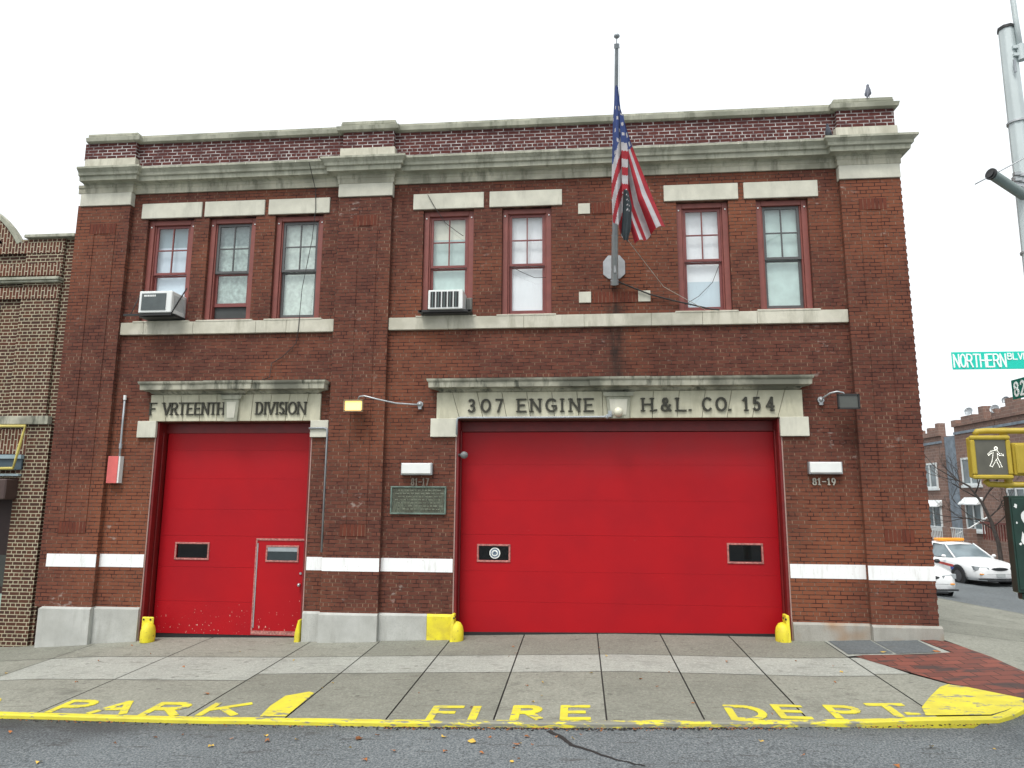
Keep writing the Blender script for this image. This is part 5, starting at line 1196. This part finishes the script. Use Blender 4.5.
# ------------------------------------------------------------------ ROW HOUSES across the side street
m = MB(); m.box(18.0, 20.4, 6, 45, -1.5, -.62); m.box(17.85, 17.995, 6, 45, -1.5, -.61); m.build('far_sidewalk', M['walk'], kind='structure')
HX = 20.5
M['trim'] = paint('white_trim', (.66, .70, .70), .6, var=.1); M['siding'] = paint('blue_grey_wall', (.20, .24, .28), .85, var=.3, scale=3); M['win'] = paint('dull_window', (.12, .16, .17), .15, var=.5, scale=1.2, spec=.7)
M['snow'] = paint('white_awning', (.80, .84, .84), .6)
def rowhouse(lab, y0, y1, ztop, wins, merl, extra=None):
    t = thing('row_house', lab, 'house', (HX, (y0 + y1) / 2, -.2))
    m = MB(); m.box(HX, HX + 9, y0, y1, -.6, ztop - .35); m.build('wall', M['brick_far'], t)
    m = MB()
    for a, b_, h in merl: m.box(HX - .12, HX + .25, a, b_, ztop - .348, ztop + h)
    m.box(HX - .06, HX - .001, y0, y1, ztop - .75, ztop - .62, 1); m.build('battlement', [M['brick_far'], M['siding']], t)
    for a, b_, z0, z1, hood in wins:
        m = MB(); e = .10
        for bb in ((a, b_, z1 - e, z1), (a, b_, z0, z0 + e), (a, a + e, z0 + e, z1 - e), (b_ - e, b_, z0 + e, z1 - e), ((a + b_) / 2 - .05, (a + b_) / 2 + .05, z0 + e, z1 - e)): m.box(HX - .07, HX - .001, bb[0], bb[1], bb[2], bb[3])
        m.box(HX - .06, HX - .001, a + e, b_ - e, (z0 + z1) / 2 - .03, (z0 + z1) / 2 + .03) if False else None
        m.box(HX - .14, HX - .001, a - .1, b_ + .1, z0 - .12, z0 - .002); w_ = m.build('window', M['trim'], t)
        m = MB(); m.box(HX - .03, HX - .002, a + e, b_ - e, z0 + e, z1 - e); m.build('pane', M['win'], w_)
        if hood:
            m = MB(); m.hexa([(HX - .35, a - .1, z1 - .18), (HX - .001, a - .1, z1 - .1), (HX - .001, b_ + .1, z1 - .1), (HX - .35, b_ + .1, z1 - .18), (HX - .35, a - .1, z1 - .12), (HX - .001, a - .1, z1 + .2), (HX - .001, b_ + .1, z1 + .2), (HX - .35, b_ + .1, z1 - .12)]); m.build('awning', M['snow'], t)
    return t
h1 = rowhouse('brown brick row house nearest the firehouse corner, white window awning below', 27.95, 34.5, 6.12, [(28.7, 30.3, 2.95, 4.35, False), (28.6, 30.3, .75, 2.1, True), (31.5, 33.2, 2.95, 4.35, False)],
              [(27.95, 28.3, .35), (28.3, 28.9, .0), (28.9, 29.25, .18), (29.25, 30.2, -.1), (30.2, 30.6, .15), (31.5, 31.9, .15), (32.8, 33.2, .15), (34.1, 34.5, .3)])
m = MB(); m.box(HX + .12, HX + 6, 26.61, 27.94, -.9, 5.7); m.build('recess_wall', M['siding'], label='blue-grey recessed wall filling the gap between two row houses', cat='wall')
h2 = rowhouse('brown brick row house in the middle with a satellite dish on its battlement', 22.95, 26.6, 6.45, [(24.5, 26.1, 3.05, 4.45, False), (24.6, 26.1, .8, 2.25, True)],
              [(26.1, 26.6, .0), (25.6, 26.1, -.22), (24.4, 25.6, .1), (23.95, 24.4, .0), (23.5, 23.95, .4), (22.95, 23.5, -.25)])
h3 = rowhouse('brown brick row house at the right with two dishes and a projecting rail', 17.2, 22.9, 6.45, [(21.0, 22.4, .9, 2.9, False), (18.0, 20.0, 3.05, 4.5, False), (18.0, 20.0, .8, 2.3, True)],
              [(22.5, 22.9, .15), (22.1, 22.5, -.1), (21.7, 22.1, .15), (21.1, 21.7, .5), (20.3, 21.1, .3), (19.6, 20.0, .5), (18.6, 19.0, .3), (17.2, 17.7, .5)])
h4 = rowhouse('brown brick row house farthest right, beyond the picture edge', 9, 17.1, 6.5, [(14, 16, 3.05, 4.5, False), (14, 16, .8, 2.3, False), (10.5, 12.5, 3.05, 4.5, False), (10.5, 12.5, .8, 2.3, False)],
              [(16.7, 17.1, .4), (15.5, 16, .3), (14, 14.5, .3), (12.4, 13, .4), (10.8, 11.2, .3), (9, 9.5, .4)])
def dish(y, z, lab, s_=1.0):
    t = thing('satellite_dish', lab, 'satellite dish', (HX + .2, y, z), 'satellite dishes on the row houses')
    m = MB(); m.cyl((HX + .1, y, z), (HX + .1, y, z + .3), .02); m.build('mast', M['steel'], t)
    m = MB(); c = Vector((HX - .02, y, z + .33)); nrm = Vector((-.75, -.55, .35)).normalized(); u = nrm.orthogonal().normalized(); w_ = nrm.cross(u); rings = []
    for r_, d_ in ((.0, .0), (.09, .012), (.16, .04), (.21 * s_, .075)): rings.append([c + (u * math.cos(6.283 * k / 16) + w_ * math.sin(6.283 * k / 16)) * r_ + nrm * d_ for k in range(16)])
    m.add([p for q in rings for p in q], [(i * 16 + k, i * 16 + (k + 1) % 16, (i + 1) * 16 + (k + 1) % 16, (i + 1) * 16 + k) for i in range(3) for k in range(16)], 0, True); m.build('reflector', M['grey_pipe'], t)
    m = MB(); m.tube([tuple(c - w_ * .2), tuple(c + nrm * .26 - w_ * .05)], .01, 5); m.ball(tuple(c + nrm * .27), .03, 8, 5); m.build('feed_arm', M['steel'], t)
dish(24.95, 6.40, 'grey satellite dish on the middle row house roof'); dish(22.7, 6.25, 'grey satellite dish at the left end of the right row house'); dish(21.75, 6.55, 'tilted satellite dish on the tall merlon of the right row house', .8)
# front yard walls, rails and steps
t = thing('garden_fence', 'low brick yard wall with iron pickets before the row houses', 'fence', (19.2, 25, -.2))
m = MB(); m.box(18.6, 18.85, 22.2, 34, -.3, .35)
for y in (22.3, 24.2, 26.6, 28.6, 31): m.box(18.55, 18.9, y, y + .45, -.3, 1.0)
m.build('wall', M['brick_far'], t)
m = MB()
for k in range(70): m.box(18.70, 18.73, 22.8 + k * .16, 22.83 + k * .16, .352, .95)
m.box(18.69, 18.74, 22.7, 34, .95, 1.0); m.build('railing', M['trim'], t)
t = thing('porch', 'brick porch with dark red rail before the right row house', 'porch', (19.6, 20.5, -.2))
m = MB(); m.box(19.0, 20.44, 18.4, 22.1, -.3, .55); m.build('base', M['brick_far'], t)
m = MB()
for k in range(18): m.box(19.0, 19.04, 18.5 + k * .2, 18.56 + k * .2, .555, 1.25)
m.box(18.97, 19.07, 18.4, 22.1, 1.252, 1.35); m.build('railing', paint('oxide_red_rail', (.16, .04, .03), .6), t)
m = MB(); m.tube([(18.6, 24.3, .45), (19.6, 24.1, 1.0), (20.3, 23.9, 1.5)], .04, 6); m.tube([(18.6, 24.3, .45), (18.6, 24.3, -.3)], .03, 6); m.build('handrail', M['trim'], label='sloping white handrail up to the middle row house', cat='handrail')

# bare tree before the row houses
M['bark'] = paint('bare_bark', (.06, .05, .045), .9, var=.4, scale=10)
t = thing('bare_tree', 'bare leafless tree leaning left in front of the row houses', 'tree', (18.55, 19.9, -.65))
trunk = [(18.55, 19.9, -.65), (18.5, 19.9, .5), (18.35, 20.0, 1.4), (18.1, 20.1, 2.2), (17.75, 20.3, 2.9)]
def taper(mb, pts, r0, r1, n=7):
    pts = [Vector(p) for p in pts]
    for i in range(len(pts) - 1):
        a = r0 + (r1 - r0) * i / (len(pts) - 1); b_ = r0 + (r1 - r0) * (i + 1) / (len(pts) - 1); mb.cyl(pts[i], pts[i + 1], a, b_, n, caps=False); mb.ball(tuple(pts[i + 1]), b_, n, 4)
m = MB(); taper(m, trunk, .10, .045); m.build('trunk', M['bark'], t)
rt = random.Random(11)
def twig(mb, p, d, L_, r, depth):
    q = p; seg = 3; pts = [p]
    for k in range(seg):
        d = (d + Vector((rt.uniform(-.25, .25), rt.uniform(-.25, .25), rt.uniform(-.12, .22)))).normalized(); q = q + d * L_ / seg; pts.append(q)
    for i in range(seg): mb.cyl(pts[i], pts[i + 1], r * (1 - .2 * i), r * (1 - .2 * (i + 1)), 4 if depth > 1 else 5, caps=False)
    if depth < 4:
        for k in range(3 if depth < 3 else 2):
            a = pts[rt.choice((1, 2, 3))]; nd = (d + Vector((rt.uniform(-.9, .9), rt.uniform(-.9, .9), rt.uniform(-.3, .7)))).normalized(); twig(mb, a, nd, L_ * .68, r * .55, depth + 1)
for (st_, d_, L_, r) in (((17.75, 20.3, 2.9), (-.6, .5, .35), 1.5, .045), ((18.1, 20.1, 2.2), (.5, -.3, .9), 1.3, .04), ((18.35, 20.0, 1.4), (-.8, .6, .3), 1.5, .038), ((18.3, 20.0, 1.6), (.6, -.4, .7), 1.2, .035), ((17.9, 20.2, 2.6), (-.1, -.5, .9), 1.2, .035), ((18.45, 19.95, 1.0), (-.2, .9, .5), 1.3, .03), ((18.0, 20.15, 2.4), (-.7, -.2, .2), 1.3, .035), ((18.4, 20.0, 1.2), (.3, -.8, .5), 1.2, .03)):
    m = MB(); twig(m, Vector(st_), Vector(d_).normalized(), L_, r, 0); m.build('branch', M['bark'], t)
